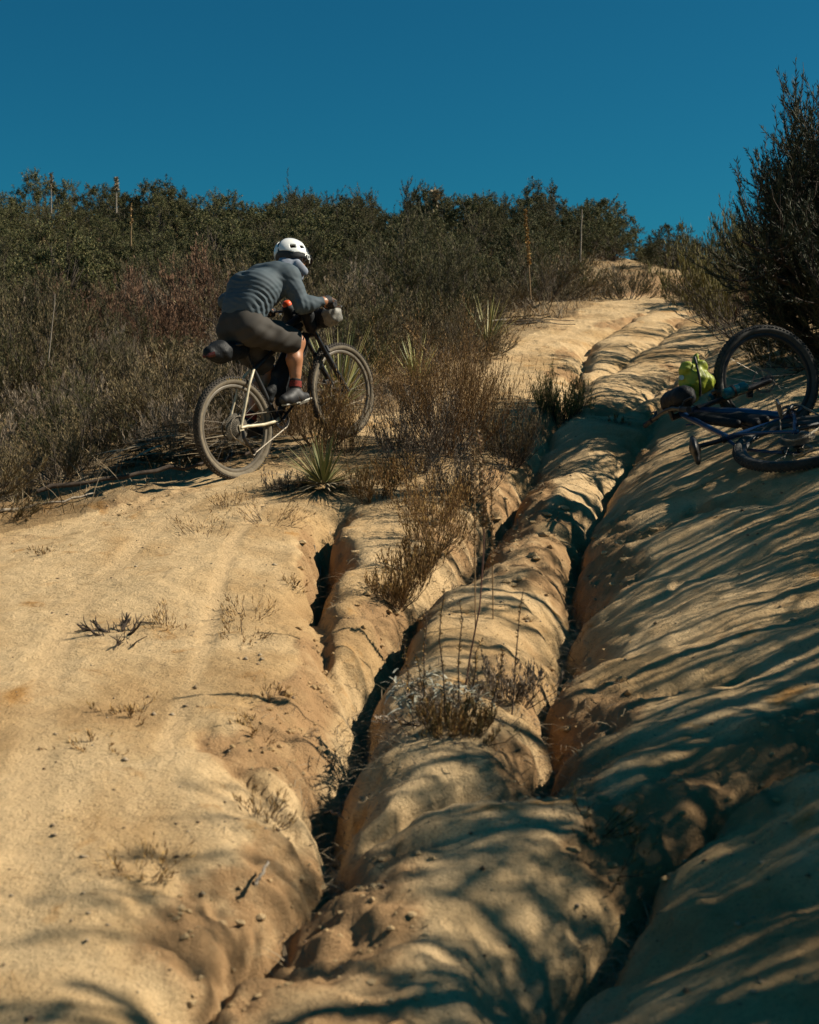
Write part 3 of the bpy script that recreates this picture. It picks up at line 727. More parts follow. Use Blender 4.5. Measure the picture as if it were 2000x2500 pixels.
# flower stalks standing in the chaparral
def stalk(u, v0, v1, y, rad, mat, label, tuft=True, lean=0, seed=0, tl=.35, seeds=150):
    a = P(u, v0, y); b = P(u+lean, v1, y)
    e = empty('flower_stalk', a, label, 'dead stalk')
    r = np.random.default_rng(seed); h = (b-a).length; d = np.array((b-a).normalized())
    t = np.linspace(0, 1, 7)
    path = (d[None]*h*t[:, None] + r.normal(size=(7, 3))*.006*h*t[:, None])[None]
    sv, sf = tubes(path, (rad*np.linspace(1, .5, 7))[None], 6)
    link('stem', np_mesh('stem', sv, sf), M[mat], e)
    if tuft:
        tt = 1-tl*r.random(seeds); pp, dd = sample(path, r, np.zeros(seeds, int), tt)
        q = nrm(r.normal(size=(seeds, 3))+np.array([0, 0, .3]))
        v, f = diamonds(pp, q, rad*3.2*(.6+.8*r.random(seeds)), np.full(seeds, rad*1.8), r)
        link('seed_head', np_mesh('seed_head', v, f, False), M['yucca_dead' if mat == 'palebark' else 'rust'], e)
    return e
M['ochre'] = plain('ochre_stalk', (.28, .18, .085), .8, var=.4, scale=40)
stalk(284, 520, 434, 30, .022, 'palebark', 'pale grey flower stalk standing against the sky at the upper left', seed=1)
stalk(125, 520, 424, 32, .018, 'palebark', 'thin flower stalk at the far left skyline between two shrub tops', seed=2)
stalk(320, 600, 500, 24, .014, 'ochre', 'orange brown bare stalk below the skyline at upper left', seed=3, tl=.5, seeds=60)
stalk(1054, 520, 468, 34, .05, 'palebark', 'short pale seed head poking above the skyline right of the rider', seed=4, tl=.5, lean=8)
stalk(1296, 730, 510, 15.2, .010, 'ochre', 'tall brown flower stalk with seed head above the green shrubs by the trail', seed=5, lean=-12, tl=.62, seeds=420)
stalk(1417, 640, 510, 20, .016, 'palebark', 'thin white bare stalk among the dark shrubs left of the trail head', tuft=False, seed=6, lean=4)
stalk(118, 880, 715, 11.5, .007, 'palebark', 'leaning pale stalk in the chaparral at the left', tuft=False, seed=7, lean=18)
stalk(1125, 960, 790, 12.0, .007, 'ochre', 'slanting thin ochre stalk leaning over the yucca at the trail edge', seed=8, lean=-140, tl=.4, seeds=90)

# fallen sticks and logs
def stick(name, pts, rad, mat, label, cat='stick', seed=0, sides=6, taper=.5, wig=.01):
    r = np.random.default_rng(seed); pts = np.array([[*p] for p in pts], float)
    k = len(pts)*4; t = np.linspace(0, len(pts)-1, k); q = np.stack([np.interp(t, np.arange(len(pts)), pts[:, j]) for j in range(3)], 1)
    q += r.normal(size=q.shape)*wig
    v, f = tubes(q[None], (rad*np.linspace(1, taper, k)*(1+.12*r.normal(size=k)))[None], sides)
    o = link(name, np_mesh(name, v, f), M[mat]); return tag(o, label, cat)
def gp(u, v, dz=0): p = ground_at(u, v); return (p.x, p.y, p.z+dz)
def wp(x, y, dz=0): return (x, y, G(x, y)+dz)
stick('fallen_branch', [gp(-60, 1268, .03), gp(60, 1250, .03), gp(150, 1236, .035), gp(232, 1212, .03)], .013, 'palebark', 'long pale bleached branch lying along the outer edge of the slab at the left', 'branch', 1)
stick('charred_log', [wp(-2.55, 8.95, .10), wp(-2.0, 9.15, .12), wp(-1.5, 9.45, .10), wp(-1.15, 9.9, .06)], .017, 'darktwig', 'dark charred log lying behind the rear wheel', 'log', 2, taper=.7)
stick('fallen_branch', [wp(.75, 17.0, .12), wp(1.25, 17.3, .12)], .022, 'palebark', 'short white stick lying at the far trail edge', 'branch', 3)
r_ = np.random.default_rng(8)
for i in range(7):
    x0, y0 = 1.35+.5*r_.random(), 17.2+.7*r_.random(); a = -.15+.5*r_.normal()*.5
    stick('brush_stick', [wp(x0-.45*math.cos(a), y0-.45*math.sin(a), .06), wp(x0+.4*math.cos(a), y0+.4*math.sin(a), .05+.1*r_.random())], .010, 'palebark' if i % 2 else 'darktwig', 'bleached stick in the pile of cut brush at the left edge of the far trail', 'stick', 20+i)['group'] = 'sticks in the brush pile'
stick('root', [gp(805, 1290, -.02), gp(812, 1345, -.06), gp(800, 1385, -.10), gp(808, 1420, -.2)], .006, 'palebark', 'pale root hanging down in the hole of the side gully', 'root', 31, wig=.006)
stick('root', [gp(765, 1330, 0), gp(785, 1370, -.04), gp(775, 1410, -.08)], .005, 'palebark', 'thin root at the left wall of the root hole', 'root', 32, wig=.006)
stick('root', [gp(795, 2005, .03), gp(830, 1998, .02), gp(812, 2030, -.05)], .006, 'palebark', 'pale root end poking out of the lower main gully', 'root', 33, wig=.004)
stick('root', [gp(620, 2205, .05), gp(640, 2185, .06), gp(655, 2150, .06)], .007, 'palebark', 'bleached root at the bottom of the left rill', 'root', 34, wig=.004)

# silver leaved plant on the knob with tall dead stems
g = plant_px(1075, 1740)
e = empty('silver_plant', (g.x, g.y, g.z-.01), 'silver leaved plant with dark dead stems on the knob between the gullies', 'plant')
r = np.random.default_rng(15)
k = 170; cxy = r.normal(size=(k, 2))*np.array([.17, .10]); az = r.random(k)*6.28; el = .1+.9*r.random(k)
hub = np.array([(-.17, .02, .10), (-.05, .06, .14), (.03, -.02, .09), (.10, .04, .08), (-.12, -.06, .06), (.17, 0, .05), (.0, .09, .10)])
hi = r.integers(0, len(hub), k)
d = np.stack([np.cos(az)*np.cos(el), np.sin(az)*np.cos(el), np.sin(el)], 1)
v, f = blades(hub[hi]+.02*r.normal(size=(k, 3)), d, .05+.05*r.random(k), .010*np.ones(k), r, .55, 3)
link('leaves', np_mesh('leaves', v, f), M['silver'], e)
f_, s_ = shrub('deadstem', 16, .17, .34, stems=30, br=6, leaves=900, ll=.025, lw=.005, lift=.3, spread=1.3, spray=.6, up=.1, srad=.004, brl=.5)
f_.materials.append(M['greydry']); s_.materials.append(M['darktwig'])
for nm, me in (('dead_foliage', f_), ('stems', s_)):
    o = bpy.data.objects.new(nm, me); C.objects.link(o); o.parent = e
for i, (u0, u1, v1) in enumerate([(1010, 985, 1560), (1030, 1040, 1490), (1085, 1080, 1440), (1120, 1118, 1470), (1150, 1170, 1570), (1200, 1230, 1590), (1050, 1015, 1600), (1250, 1275, 1440)]):
    y0 = g.y+.06*math.sin(i*2); a = Vector((P(u0, 1740, y0).x, y0, G(P(u0, 1740, y0).x, y0))); b = P(u1, v1, y0)
    st = empty('dried_stalk', a, ['short', 'tall', 'straight', 'second tall', 'leaning', 'right leaning', 'left leaning', 'rightmost'][i]+' dark dried seed stem standing behind the silver leaved plant', 'dead stalk')
    n_ = 6; t = np.linspace(0, 1, n_); dd = np.array(b-a)
    path = (dd[None]*t[:, None]+r.normal(size=(n_, 3))*.008*t[:, None])[None]
    v, f = tubes(path, (.0032*np.linspace(1, .5, n_))[None], 4); link('stem', np_mesh('stem', v, f), M['darktwig'], st)
    pp, dq = sample(path, r, np.zeros(70, int), .15+.85*r.random(70)); v, f = diamonds(pp, nrm(r.normal(size=(70, 3))+dq), .016*np.ones(70), .006*np.ones(70), r)
    link('seeds', np_mesh('seeds', v, f, False), M['rust'], st)
# the tall thin reed in front of the mid ridge
yr_ = 5.2; a = P(1135, 1655, yr_); a.z = G(a.x, yr_)
e = empty('tall_reed', a, 'very tall thin reddish reed with seed heads rising in the middle of the trail', 'reed')
pts = [P(1150, 1590, yr_), P(1172, 1480, yr_), P(1182, 1330, yr_), P(1181, 1200, yr_), P(1170, 1060, yr_)]
q = np.array([[0, 0, 0]]+[list(p-a) for p in pts]); k = 24; t = np.linspace(0, 5, k)
q = np.stack([np.interp(t, np.arange(6), q[:, j]) for j in range(3)], 1)
v, f = tubes(q[None], (.0042*np.linspace(1, .45, k))[None], 5); link('stem', np_mesh('stem', v, f), plain('reed_stem', (.16, .075, .05), .6), e)
pp, dq = sample(q[None], r, np.zeros(380, int), .66+.34*r.random(380)**1.3); v, f = diamonds(pp+.006*r.normal(size=pp.shape), nrm(dq+.9*r.normal(size=(380, 3))), .020*np.ones(380), .009*np.ones(380), r)
link('seed_head', np_mesh('seed_head', v, f, False), M['ochre'], e)
q2 = q[int(k*.6):]+np.array([-.03, 0, 0]); 
for i, (u, v0, v1, y) in enumerate([(1162, 1265, 1090, 6.0), (1205, 1330, 1190, 6.2)]):
    a = P(u, v0, y); gz = G(a.x, y); a = Vector((a.x, y, gz)); b = P(u-4, v1, y)
    e = empty('seed_stalk', a, ['shorter ochre seed stalk just left of the tall reed', 'low ochre seed stalk just right of the tall reed'][i], 'seed stalk')
    pa = (np.array(b-a)[None]*np.linspace(0, 1, 6)[:, None])[None]
    v, f = tubes(pa, np.full((1, 6), .003), 4); link('stem', np_mesh('stem', v, f), M['ochre'], e)
    pp, dq = sample(pa, r, np.zeros(200, int), .4+.6*r.random(200)); v, f = diamonds(pp, nrm(dq+.9*r.normal(size=(200, 3))), .02*np.ones(200), .008*np.ones(200), r)
    link('seed_head', np_mesh('seed_head', v, f, False), M['ochre'], e)

# straw and dead leaves caught round the plants, clods fallen from the gully rims
r = np.random.default_rng(55); feet = [(ground_at(u, v), rd) for (u, v, h, rd, *_) in BR]+[(ground_at(1075, 1740), .4), (ground_at(790, 1190), .3), (ground_at(1018, 945), .3)]
px_, py_ = [], []
for f0, rd in feet: k = int(1500*rd+150); px_.append(f0.x+rd*.9*r.normal(size=k)); py_.append(f0.y+rd*.7*r.normal(size=k))
px_ = np.concatenate(px_); py_ = np.concatenate(py_); k = len(px_); az = r.random(k)*6.28
d = np.stack([np.cos(az), np.sin(az), .15+.7*r.random(k)**2], 1)
v, f = blades(np.stack([px_, py_, height(px_, py_)-.003], 1), d, .03+.14*r.random(k)**2, .0036*np.ones(k), r, .4, 3)
o = link('straw', np_mesh('straw', v, f), M['tan_grass']); tag(o, 'dry straw and dead leaves lying round the feet of the trail plants', 'straw', kind='stuff')
y = 3.5*(12/3.5)**r.random(90000); x = -.2*y+r.random(90000)*(.2*y+1.8); m = carve(x, y) > .20; x, y = x[m][:5200], y[m][:5200]; k = len(x); az = r.random(k)*6.28
d = np.stack([np.cos(az), np.sin(az), .2+1.1*r.random(k)**2], 1)
v, f = blades(np.stack([x, y, height(x, y)-.003], 1), d, .04+.13*r.random(k)**2, .0034*np.ones(k), r, .4, 3)
o = link('gully_straw', np_mesh('gully_straw', v, f), M['tan_grass']); tag(o, 'dead grass and straw washed into the bottoms of the gullies', 'straw', kind='stuff')
y = 2.5*(12/2.5)**r.random(60000); x = -.42*y-.2+r.random(60000)*(.42*y+2.6)
cmv = crumb_mask(x, y, carve(x, y)); m = (cmv > .45) & (r.random(60000) < cmv*.16); x, y = x[m], y[m]; k = len(x)
t_ = (1+5**.5)/2; ic = nrm(np.array([(-1, t_, 0), (1, t_, 0), (-1, -t_, 0), (1, -t_, 0), (0, -1, t_), (0, 1, t_), (0, -1, -t_), (0, 1, -t_), (t_, 0, -1), (t_, 0, 1), (-t_, 0, -1), (-t_, 0, 1)]))
icf = np.array([(0, 11, 5), (0, 5, 1), (0, 1, 7), (0, 7, 10), (0, 10, 11), (1, 5, 9), (5, 11, 4), (11, 10, 2), (10, 7, 6), (7, 1, 8), (3, 9, 4), (3, 4, 2), (3, 2, 6), (3, 6, 8), (3, 8, 9), (4, 9, 5), (2, 4, 11), (6, 2, 10), (8, 6, 7), (9, 8, 1)])
s = (.004+.020*r.random(k)**4)*np.clip(y/6, .55, 1.2)
v = ic[None]*(1+.28*r.normal(size=(k, 12, 1)))*s[:, None, None]*np.array([1.2, 1, .75])+np.stack([x, y, height(x, y)+s*.2], 1)[:, None]
o = link('dirt_clods', np_mesh('dirt_clods', v.reshape(-1, 3), (icf[None]+12*np.arange(k)[:, None, None]).reshape(-1, 3), False), M['sand']); tag(o, 'crumbled clods of earth fallen along the gully rims', 'clods', kind='stuff')
print('clods', k)
# litter and pebbles on the trail
r = np.random.default_rng(21)
def on_path(n, seed, ymax=20):
    r = np.random.default_rng(seed); y = 2.4*(ymax/2.4)**r.random(n); x = -.42*y-.3+r.random(n)*(.42*y+3.4)
    m = (x > xl(y)-.1) & (x < 3.4); return x[m], y[m]
x, y = on_path(5200, 31)
m = fbm(x, y, .8, 2, 33) > -.05; x, y = x[m], y[m]; k = len(x)
az = r.random(k)*6.28; d = np.stack([np.cos(az), np.sin(az), .12*np.ones(k)+.2*r.random(k)], 1)
v, f = blades(np.stack([x, y, height(x, y)+.002], 1), d, .015+.05*r.random(k)**2, .0028*np.ones(k), r, .3, 2)
o = link('twig_litter', np_mesh('twig_litter', v, f), M['rust']); tag(o, 'tiny dry twigs and straw scattered over the sandy trail', 'litter', kind='stuff')
x, y = on_path(5500, 41); k = len(x)
s = .0018+.010*r.random(k)**7; ico = np.array([(1, 0, 0), (-1, 0, 0), (0, 1, 0), (0, -1, 0), (0, 0, 1), (0, 0, -1)], float)
fi = np.array([(0, 2, 4), (2, 1, 4), (1, 3, 4), (3, 0, 4), (2, 0, 5), (1, 2, 5), (3, 1, 5), (0, 3, 5)])
v = (ico[None]*(1+.35*r.normal(size=(k, 6, 1))))*s[:, None, None]*np.array([1.2, 1, .7]) + np.stack([x, y, height(x, y)+s*.25], 1)[:, None]
f = (fi[None]+6*np.arange(k)[:, None, None]).reshape(-1, 3)
M['pebble'] = leaf_mat('pebble', [(.16, .10, .06), (.34, .25, .15), (.50, .40, .27), (.26, .18, .11)], .9)
o = link('pebbles', np_mesh('pebbles', v.reshape(-1, 3), f, True), M['pebble']); tag(o, 'small grit and pebbles lying on the sandy trail', 'pebbles', kind='stuff')

# ================================================================== small modelling kit
class MB:
    """collects tubes, lathes and boxes into one mesh, several materials allowed"""
    def __init__(s, X=None): s.v, s.f, s.m, s.n, s.X = [], [], [], 0, X
    def add(s, v, f, mi=0, X=None):
        v = np.asarray(v, float); X = X if X is not None else s.X
        if X is not None: A = np.array(X); v = v@A[:3, :3].T + A[:3, 3]
        s.v.append(v)
        for q in f: s.f.append([int(a)+s.n for a in q]); s.m.append(mi)
        s.n += len(v); return s
    def tube(s, pts, rad, sides=10, mi=0, closed=False, caps=True, flat=1.0):
        pts = np.array(pts, float); k = len(pts); rad = np.full(k, rad) if np.isscalar(rad) else np.array(rad, float)
        t = (np.roll(pts, -1, 0)-np.roll(pts, 1, 0)) if closed else np.gradient(pts, axis=0)
        t = nrm(t); a = np.cross(t[0], [0, 0, 1.]); 
        if np.linalg.norm(a) < .2: a = np.cross(t[0], [0, 1., 0])
        a = nrm(a); A = []
        for i in range(k):
            a = nrm(a - t[i]*np.dot(a, t[i])); A.append(a)
        A = np.array(A); B = np.cross(t, A); an = np.arange(sides)*2*np.pi/sides
        v = pts[:, None]+rad[:, None, None]*(A[:, None]*np.cos(an)[None, :, None]+flat*B[:, None]*np.sin(an)[None, :, None])
        f = []
        for i in range(k if closed else k-1):
            j = (i+1) % k
            for q in range(sides): f.append((i*sides+q, i*sides+(q+1) % sides, j*sides+(q+1) % sides, j*sides+q))
        if caps and not closed: f.append(tuple(range(sides))[::-1]); f.append(tuple((k-1)*sides+q for q in range(sides)))
        return s.add(v.reshape(-1, 3), f, mi)
    def ring(s, c, ax, prof, seg=48, mi=0):
        """lathe of a closed profile [(radius, offset along axis)] round axis ax at c"""
        ax = nrm(np.array(ax, float)); a = np.cross(ax, [.3, .9, .2]); a = nrm(a); b = np.cross(ax, a); k = len(prof)
        v = []
        for i in range(seg):
            an = i*2*np.pi/seg; d = a*math.cos(an)+b*math.sin(an)
            for r_, o in prof: v.append(np.array(c)+d*r_+ax*o)
        f = [(i*k+q, i*k+(q+1) % k, ((i+1) % seg)*k+(q+1) % k, ((i+1) % seg)*k+q) for i in range(seg) for q in range(k)]
        mm = mi
        if callable(mi):
            n0 = s.n; s.add(v, f, 0); s.m[-len(f):] = [mi(q) for i in range(seg) for q in range(k)]; return s
        return s.add(v, f, mm)
    def disc(s, c, ax, r_, th, seg=32, mi=0, r2=None):
        return s.tube([np.array(c)-nrm(np.array(ax, float))*th/2, np.array(c)+nrm(np.array(ax, float))*th/2], [r_, r2 or r_], seg, mi)
    def box(s, c, sx, sy, sz, Rm=None, mi=0):
        v = np.array([(x, y, z) for x in (-.5, .5) for y in (-.5, .5) for z in (-.5, .5)])*[sx, sy, sz]
        if Rm is not None: v = v@np.array(Rm).T
        return s.add(v+np.array(c), [(0, 1, 3, 2), (4, 6, 7, 5), (0, 4, 5, 1), (2, 3, 7, 6), (0, 2, 6, 4), (1, 5, 7, 3)], mi)
    def build(s, name, mats, parent=None, smooth=True, bevel=0):
        v = np.concatenate(s.v); me = bpy.data.meshes.new(name); me.from_pydata([tuple(p) for p in v], [], s.f); 
        o = link(name, me, mats, parent)
        me.polygons.foreach_set('material_index', s.m); me.polygons.foreach_set('use_smooth', [smooth]*len(s.f))
        if smooth:
            me.set_sharp_from_angle(angle=R(42))
        if bevel: 
            b = o.modifiers.new('bevel', 'BEVEL'); b.width = bevel; b.segments = 2
        me.update(); return o

def sdf_mesh(name, fn, lo, hi, h):
    """surface nets of the zero set of fn"""
    ax = [np.arange(lo[i]-2*h, hi[i]+2*h, h) for i in range(3)]
    X, Y, Z = np.meshgrid(*ax, indexing='ij'); F = fn(np.stack([X.ravel(), Y.ravel(), Z.ravel()], 1)).reshape(X.shape)
    S = F < 0; nx_, ny_, nz_ = F.shape
    acc = np.zeros((nx_-1, ny_-1, nz_-1, 3)); cnt = np.zeros((nx_-1, ny_-1, nz_-1))
    G_ = np.stack([X, Y, Z], -1)
    corner = [(i, j, k) for i in (0, 1) for j in (0, 1) for k in (0, 1)]
    sl_ = lambda c: tuple(slice(c[a], c[a]+(nx_, ny_, nz_)[a]-1) for a in range(3))
    for a in corner:
        for d in range(3):
            if a[d]: continue
            b = list(a); b[d] = 1; b = tuple(b)
            fa, fb = F[sl_(a)], F[sl_(b)]; m = (fa < 0) != (fb < 0)
            t = np.where(m, fa/np.where(m, fa-fb, 1), 0)
            pa, pb = G_[sl_(a)], G_[sl_(b)]
            acc += np.where(m[..., None], pa+(pb-pa)*t[..., None], 0); cnt += m
    act = cnt > 0; idx = -np.ones(act.shape, int); idx[act] = np.arange(act.sum())
    V = acc[act]/cnt[act][:, None]; Fs = []
    for d in range(3):
        e1, e2 = [q for q in range(3) if q != d]
        sa = [slice(1, -1)]*3; sa[d] = slice(0, -1); sb = list(sa); sb[d] = slice(1, None)
        A_, B_ = S[tuple(sa)], S[tuple(sb)]; m = A_ != B_
        pos = np.argwhere(m); pos2 = pos + 1; pos2[:, d] = pos[:, d]
        def g(o1, o2):
            q = pos2.copy(); q[:, e1] -= o1; q[:, e2] -= o2; return idx[q[:, 0], q[:, 1], q[:, 2]]
        quad = np.stack([g(1, 1), g(0, 1), g(0, 0), g(1, 0)], 1)
        flip = A_[m] ^ (d == 1); quad = np.where(flip[:, None], quad, quad[:, ::-1]); Fs.append(quad)
    Fs = np.concatenate(Fs); Fs = Fs[(Fs >= 0).all(1)]
    return np_mesh(name, V, Fs)
def cap(a, b, ra, rb):      # tapered capsule
    a = np.array(a, float); b = np.array(b, float)
    def f(p):
        ab = b-a; t = np.clip((p-a)@ab/(ab@ab+1e-12), 0, 1)
        return np.linalg.norm(p-(a+t[:, None]*ab), axis=1)-(ra+(rb-ra)*t)
    f.lo = np.minimum(a-ra, b-rb); f.hi = np.maximum(a+ra, b+rb); return f
def ell(c, r3, Rm=None):
    c = np.array(c, float); r3 = np.array(r3, float); Rm = np.eye(3) if Rm is None else np.array(Rm)
    def f(p):
        q = (p-c)@Rm; k0 = np.linalg.norm(q/r3, axis=1); k1 = np.linalg.norm(q/(r3*r3), axis=1); return k0*(k0-1)/np.maximum(k1, 1e-9)
    m = r3.max(); f.lo = c-m; f.hi = c+m; return f
def union(fs, k=.03):
    def f(p):
        d = fs[0](p)
        for g in fs[1:]:
            e = g(p); h = np.clip(.5+.5*(e-d)/k, 0, 1); d = e*(1-h)+d*h-k*h*(1-h)
        return d
    f.lo = np.min([g.lo for g in fs], 0); f.hi = np.max([g.hi for g in fs], 0); return f
def blob(name, fs, k, h, mats, parent=None, origin=(0, 0, 0), mod=None):
    u = union(fs, k); fn = (lambda p: mod(p, u(p))) if mod else u
    me = sdf_mesh(name, fn, u.lo-.01, u.hi+.01, h)
    if origin is not None and any(origin):
        c = np.empty(len(me.vertices)*3, np.float32); me.vertices.foreach_get('co', c); c = c.reshape(-1, 3)-np.array(origin, np.float32); me.vertices.foreach_set('co', c.ravel())
    return link(name, me, mats, parent)

# ================================================================== bicycle
M['black'] = plain('black_plastic', (.018, .019, .021), .5, var=.4)
M['blackmetal'] = plain('black_metal', (.022, .022, .024), .35, metal=.3, var=.3)
M['silvermetal'] = plain('silver_metal', (.55, .54, .50), .3, metal=1, var=.3)
M['steel'] = plain('dusty_steel', (.30, .27, .22), .42, metal=.8, var=.4, scale=60)
M['chain'] = plain('dusty_chain', (.36, .31, .24), .5, metal=.6, var=.4, scale=90)
M['cream'] = plain('cream_paint', (.58, .50, .34), .38, var=.35, scale=22, coat=.3)
M['blue'] = plain('blue_paint', (.008, .040, .115), .35, var=.3, scale=22, coat=.4)
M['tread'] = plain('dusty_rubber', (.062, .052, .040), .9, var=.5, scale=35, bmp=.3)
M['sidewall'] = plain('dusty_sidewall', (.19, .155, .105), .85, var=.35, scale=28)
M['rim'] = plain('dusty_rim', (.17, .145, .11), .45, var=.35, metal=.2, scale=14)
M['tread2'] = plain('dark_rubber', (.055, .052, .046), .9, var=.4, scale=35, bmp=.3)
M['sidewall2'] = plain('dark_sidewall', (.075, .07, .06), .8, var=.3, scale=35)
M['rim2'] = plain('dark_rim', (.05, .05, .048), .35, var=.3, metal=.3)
M['spoke'] = plain('spoke', (.25, .23, .20), .5, metal=1)
M['nylon'] = plain('black_nylon', (.013, .015, .017), .6, var=.5, scale=9, spec=.25, bmp=.9, bscale=22)
M['greycloth'] = plain('grey_drybag', (.22, .21, .18), .55, var=.45, scale=8, bmp=.8, bscale=18)
M['lime'] = plain('lime_drybag', (.30, .35, .03), .5, var=.25, scale=6, bmp=.8, bscale=16)
M['orange'] = plain('orange_cap', (.80, .10, .02), .45, var=.1)
M['teal'] = plain('teal_bottle', (.01, .12, .15), .25, var=.2)
M['yellow'] = plain('yellow_mark', (.62, .42, .05), .5, var=.15)
M['white'] = plain('white_shell', (.82, .83, .80), .3, var=.06, coat=.4)
M['redtail'] = plain('dark_red', (.09, .014, .010), .5, var=.2)
M['rubbergrip'] = plain('rubber_grip', (.03, .03, .032), .8)
WR = .372
def bicycle(name, X, label, paint, tmats, steer=0.0, crank=R(30), bags='rider', seed=0):
    """local axes: x forward, y left, z up; origin under the rear axle; X places it"""
    e = empty(name, (0, 0, 0), label, 'bicycle'); e.matrix_world = X
    RA = np.array([0, 0, WR]); FA = np.array([1.19, 0, WR]); BBk = np.array([.435, 0, .325])
    hd = np.array([.391, 0, -.921]); crown = np.array([.962, 0, .862]); htop = crown-hd*.13
    Sm = np.array(Matrix.Translation(Vector(crown))@Matrix.Rotation(steer, 4, Vector(-hd))@Matrix.Translation(-Vector(crown)))
    tread, side, rimm = tmats
    def wheel(c, Xf, rear):
        # wheel: rim mesh with tyre, spokes and so on beneath it
        b = MB(Xf); b.ring(c, (0, 1, 0), [(.311, -.016), (.318, -.012), (.316, 0), (.318, .012), (.311, .016), (.296, .013), (.288, 0), (.296, -.013)], 72)
        w_ = b.build('wheel', M[rimm], e)
        t = MB(Xf); k = 18; prof = []; 
        for i in range(k):
            a = i*2*math.pi/k; rr = .0290; prof.append((.341+rr*1.02*math.cos(a), rr*math.sin(a)))
        t.ring(c, (0, 1, 0), prof, 96, lambda q: 0 if (q < 4 or q > 13) else 1)
        nk = 84
        for i in range(nk):          # knobs
            for off, ang, ln in ((0, 0, .012), (.5, .42, .013), (.5, -.42, .013), (0, .92, .016), (0, -.92, .016)):
                th = (i+off)*2*math.pi/nk; d = np.array([math.cos(th), 0, math.sin(th)]); tg = np.array([-math.sin(th), 0, math.cos(th)])
                nn = d*math.cos(ang)+np.array([0, 1, 0])*math.sin(ang)
                cc = np.array(c)+d*.341+nn*(.0290+.0022); sd = np.cross(tg, nn)
                t.box(cc, ln*.9, .009, .0062, np.stack([tg, sd, nn], 1), 0)
        t.build('tyre', [M[tread], M[side]], w_, smooth=True)
        s = MB(Xf)
        fl = [(.029, -.030), (.029, .022)] if rear else [(.024, -.026), (.024, .028)]
        for i in range(28):
            th = i*2*math.pi/28; o = fl[i % 2]; dr = 1 if (i//2) % 2 else -1; t0 = th+dr*1.15
            a = np.array(c)+np.array([math.cos(t0)*o[0], o[1], math.sin(t0)*o[0]]); b2 = np.array(c)+np.array([math.cos(th)*.292, 0, math.sin(th)*.292])
            s.tube([a, b2], .0011, 4, caps=False)
        s.build('spokes', M['spoke'], w_)
        h = MB(Xf); yb = [(.010, -.07), (.012, -.034), (.030, -.031), (.030, -.027), (.015, -.022), (.014, .018), (.030, .022), (.030, .026), (.012, .032), (.010, .07)]
        h.tube([np.array(c)+np.array([0, y_, 0]) for _, y_ in yb], [q for q, _ in yb], 18)
        h.build('hub', M['blackmetal'], w_)
        ro = MB(Xf); ro.ring(np.array(c)+[0, .044, 0], (0, 1, 0), [(.082, -.001), (.082, .001), (.068, .001), (.068, -.001)], 40)
        for i in range(6):
            a = i*math.pi/3; ro.tube([np.array(c)+[.02*math.cos(a), .044, .02*math.sin(a)], np.array(c)+[.07*math.cos(a+.4), .044, .07*math.sin(a+.4)]], .003, 4)
        ro.build('brake_rotor', M['steel'], w_)
        if bags == 'rider':   # yellow lettering patches on the tyre side wall
            mk = MB(Xf)
            for q0 in ((1.15, 5.0) if rear else (3.9, 4.5)):
                for i in range(7):
                    th = q0+i*.062; 
                    for r0, r1, dth in ((.356, .356, .018), (.346, .356, 0), (.346, .346, .018)):
                        p = [np.array(c)+np.array([math.cos(th+a_)*rr, -.0275 if rr < .35 else -.0262, math.sin(th+a_)*rr]) for a_, rr in ((0, r0), (dth if dth else .004, r1))]
                        mk.tube(p, .0016, 4)
            mk.build('tyre_lettering', M['yellow'], w_)
        return w_
    wheel(RA, None, True); wheel(FA, Sm, False)
    # frame
    main_black = 1 if bags == 'rider' else 0
    f = MB(); seat_top = BBk+np.array([-.135, 0, .44]); hb = crown+np.array([-.004, 0, .006])
    f.tube([hb, htop], .024, 16)
    f.tube([BBk+[0, .036, 0], BBk+[0, -.036, 0]], .022, 16)
    f.tube([BBk, BBk+(hb-BBk)*.5+[0.0, 0, -.015], hb-[.02, 0, 0]], [.026, .028, .026], 14, main_black)
    f.tube([seat_top+[.008, 0, -.035], htop+[-.015, 0, -.03]], [.018, .021], 14, main_black)
    f.tube([BBk, seat_top], [.020, .018], 14, main_black)
    for y_ in (-1, 1):
        f.tube([BBk+[-.03, y_*.035, 0], [.25, y_*.052, .335], [.05, y_*.068, .370], RA+[0, y_*.070, 0]], [.014, .012, .011, .010], 10)
        f.tube([RA+[0, y_*.070, 0], [.10, y_*.064, .52], [.195, y_*.052, .655], [.245, y_*.040, .70], seat_top+[.0, y_*.014, -.03]], [.010, .0095, .0105, .0105, .011], 10)
        f.box(RA+[.006, y_*.068, 0], .04, .008, .045)
    f.build('frame', [M[paint], M['black']], e)
    sp_ = MB(); st2 = seat_top+np.array([-.02, 0, .15]); sp_.tube([seat_top-[-.02, 0, .06], seat_top+[-.012, 0, .05], st2], [.0155, .0155, .0135], 12); sp_.disc(seat_top, (-.29, 0, .956), .022, .025); sp_.build('seatpost', M['blackmetal'], e)
    sc_ = st2+np.array([.0, 0, .03])
    blob('saddle', [ell(sc_+[-.07, .035, 0], (.085, .05, .022)), ell(sc_+[-.07, -.035, 0], (.085, .05, .022)), cap(sc_+[-.03, 0, .0], sc_+[.15, 0, -.004], .032, .019)], .03, .006, M['black'], e, None)
    # fork
    fk = MB(Sm); 
    fk.tube([htop-hd*.02, crown], .016, 12); fk.tube([crown+[0, -.052, 0], crown+[0, .052, 0]], .024, 12, flat=.8)
    for y_ in (-1, 1):
        a = crown+np.array([0, y_*.060, 0]); ax = FA+np.array([-.01, y_*.062, 0]); d = ax-a
        fk.tube([a-d*.03, a+d*.42], .0165, 14, 1); fk.tube([a+d*.34, a+d*.38, ax-d*.03, ax], [.023, .0225, .020, .014], 14, 0)
    ar = crown+hd*.19
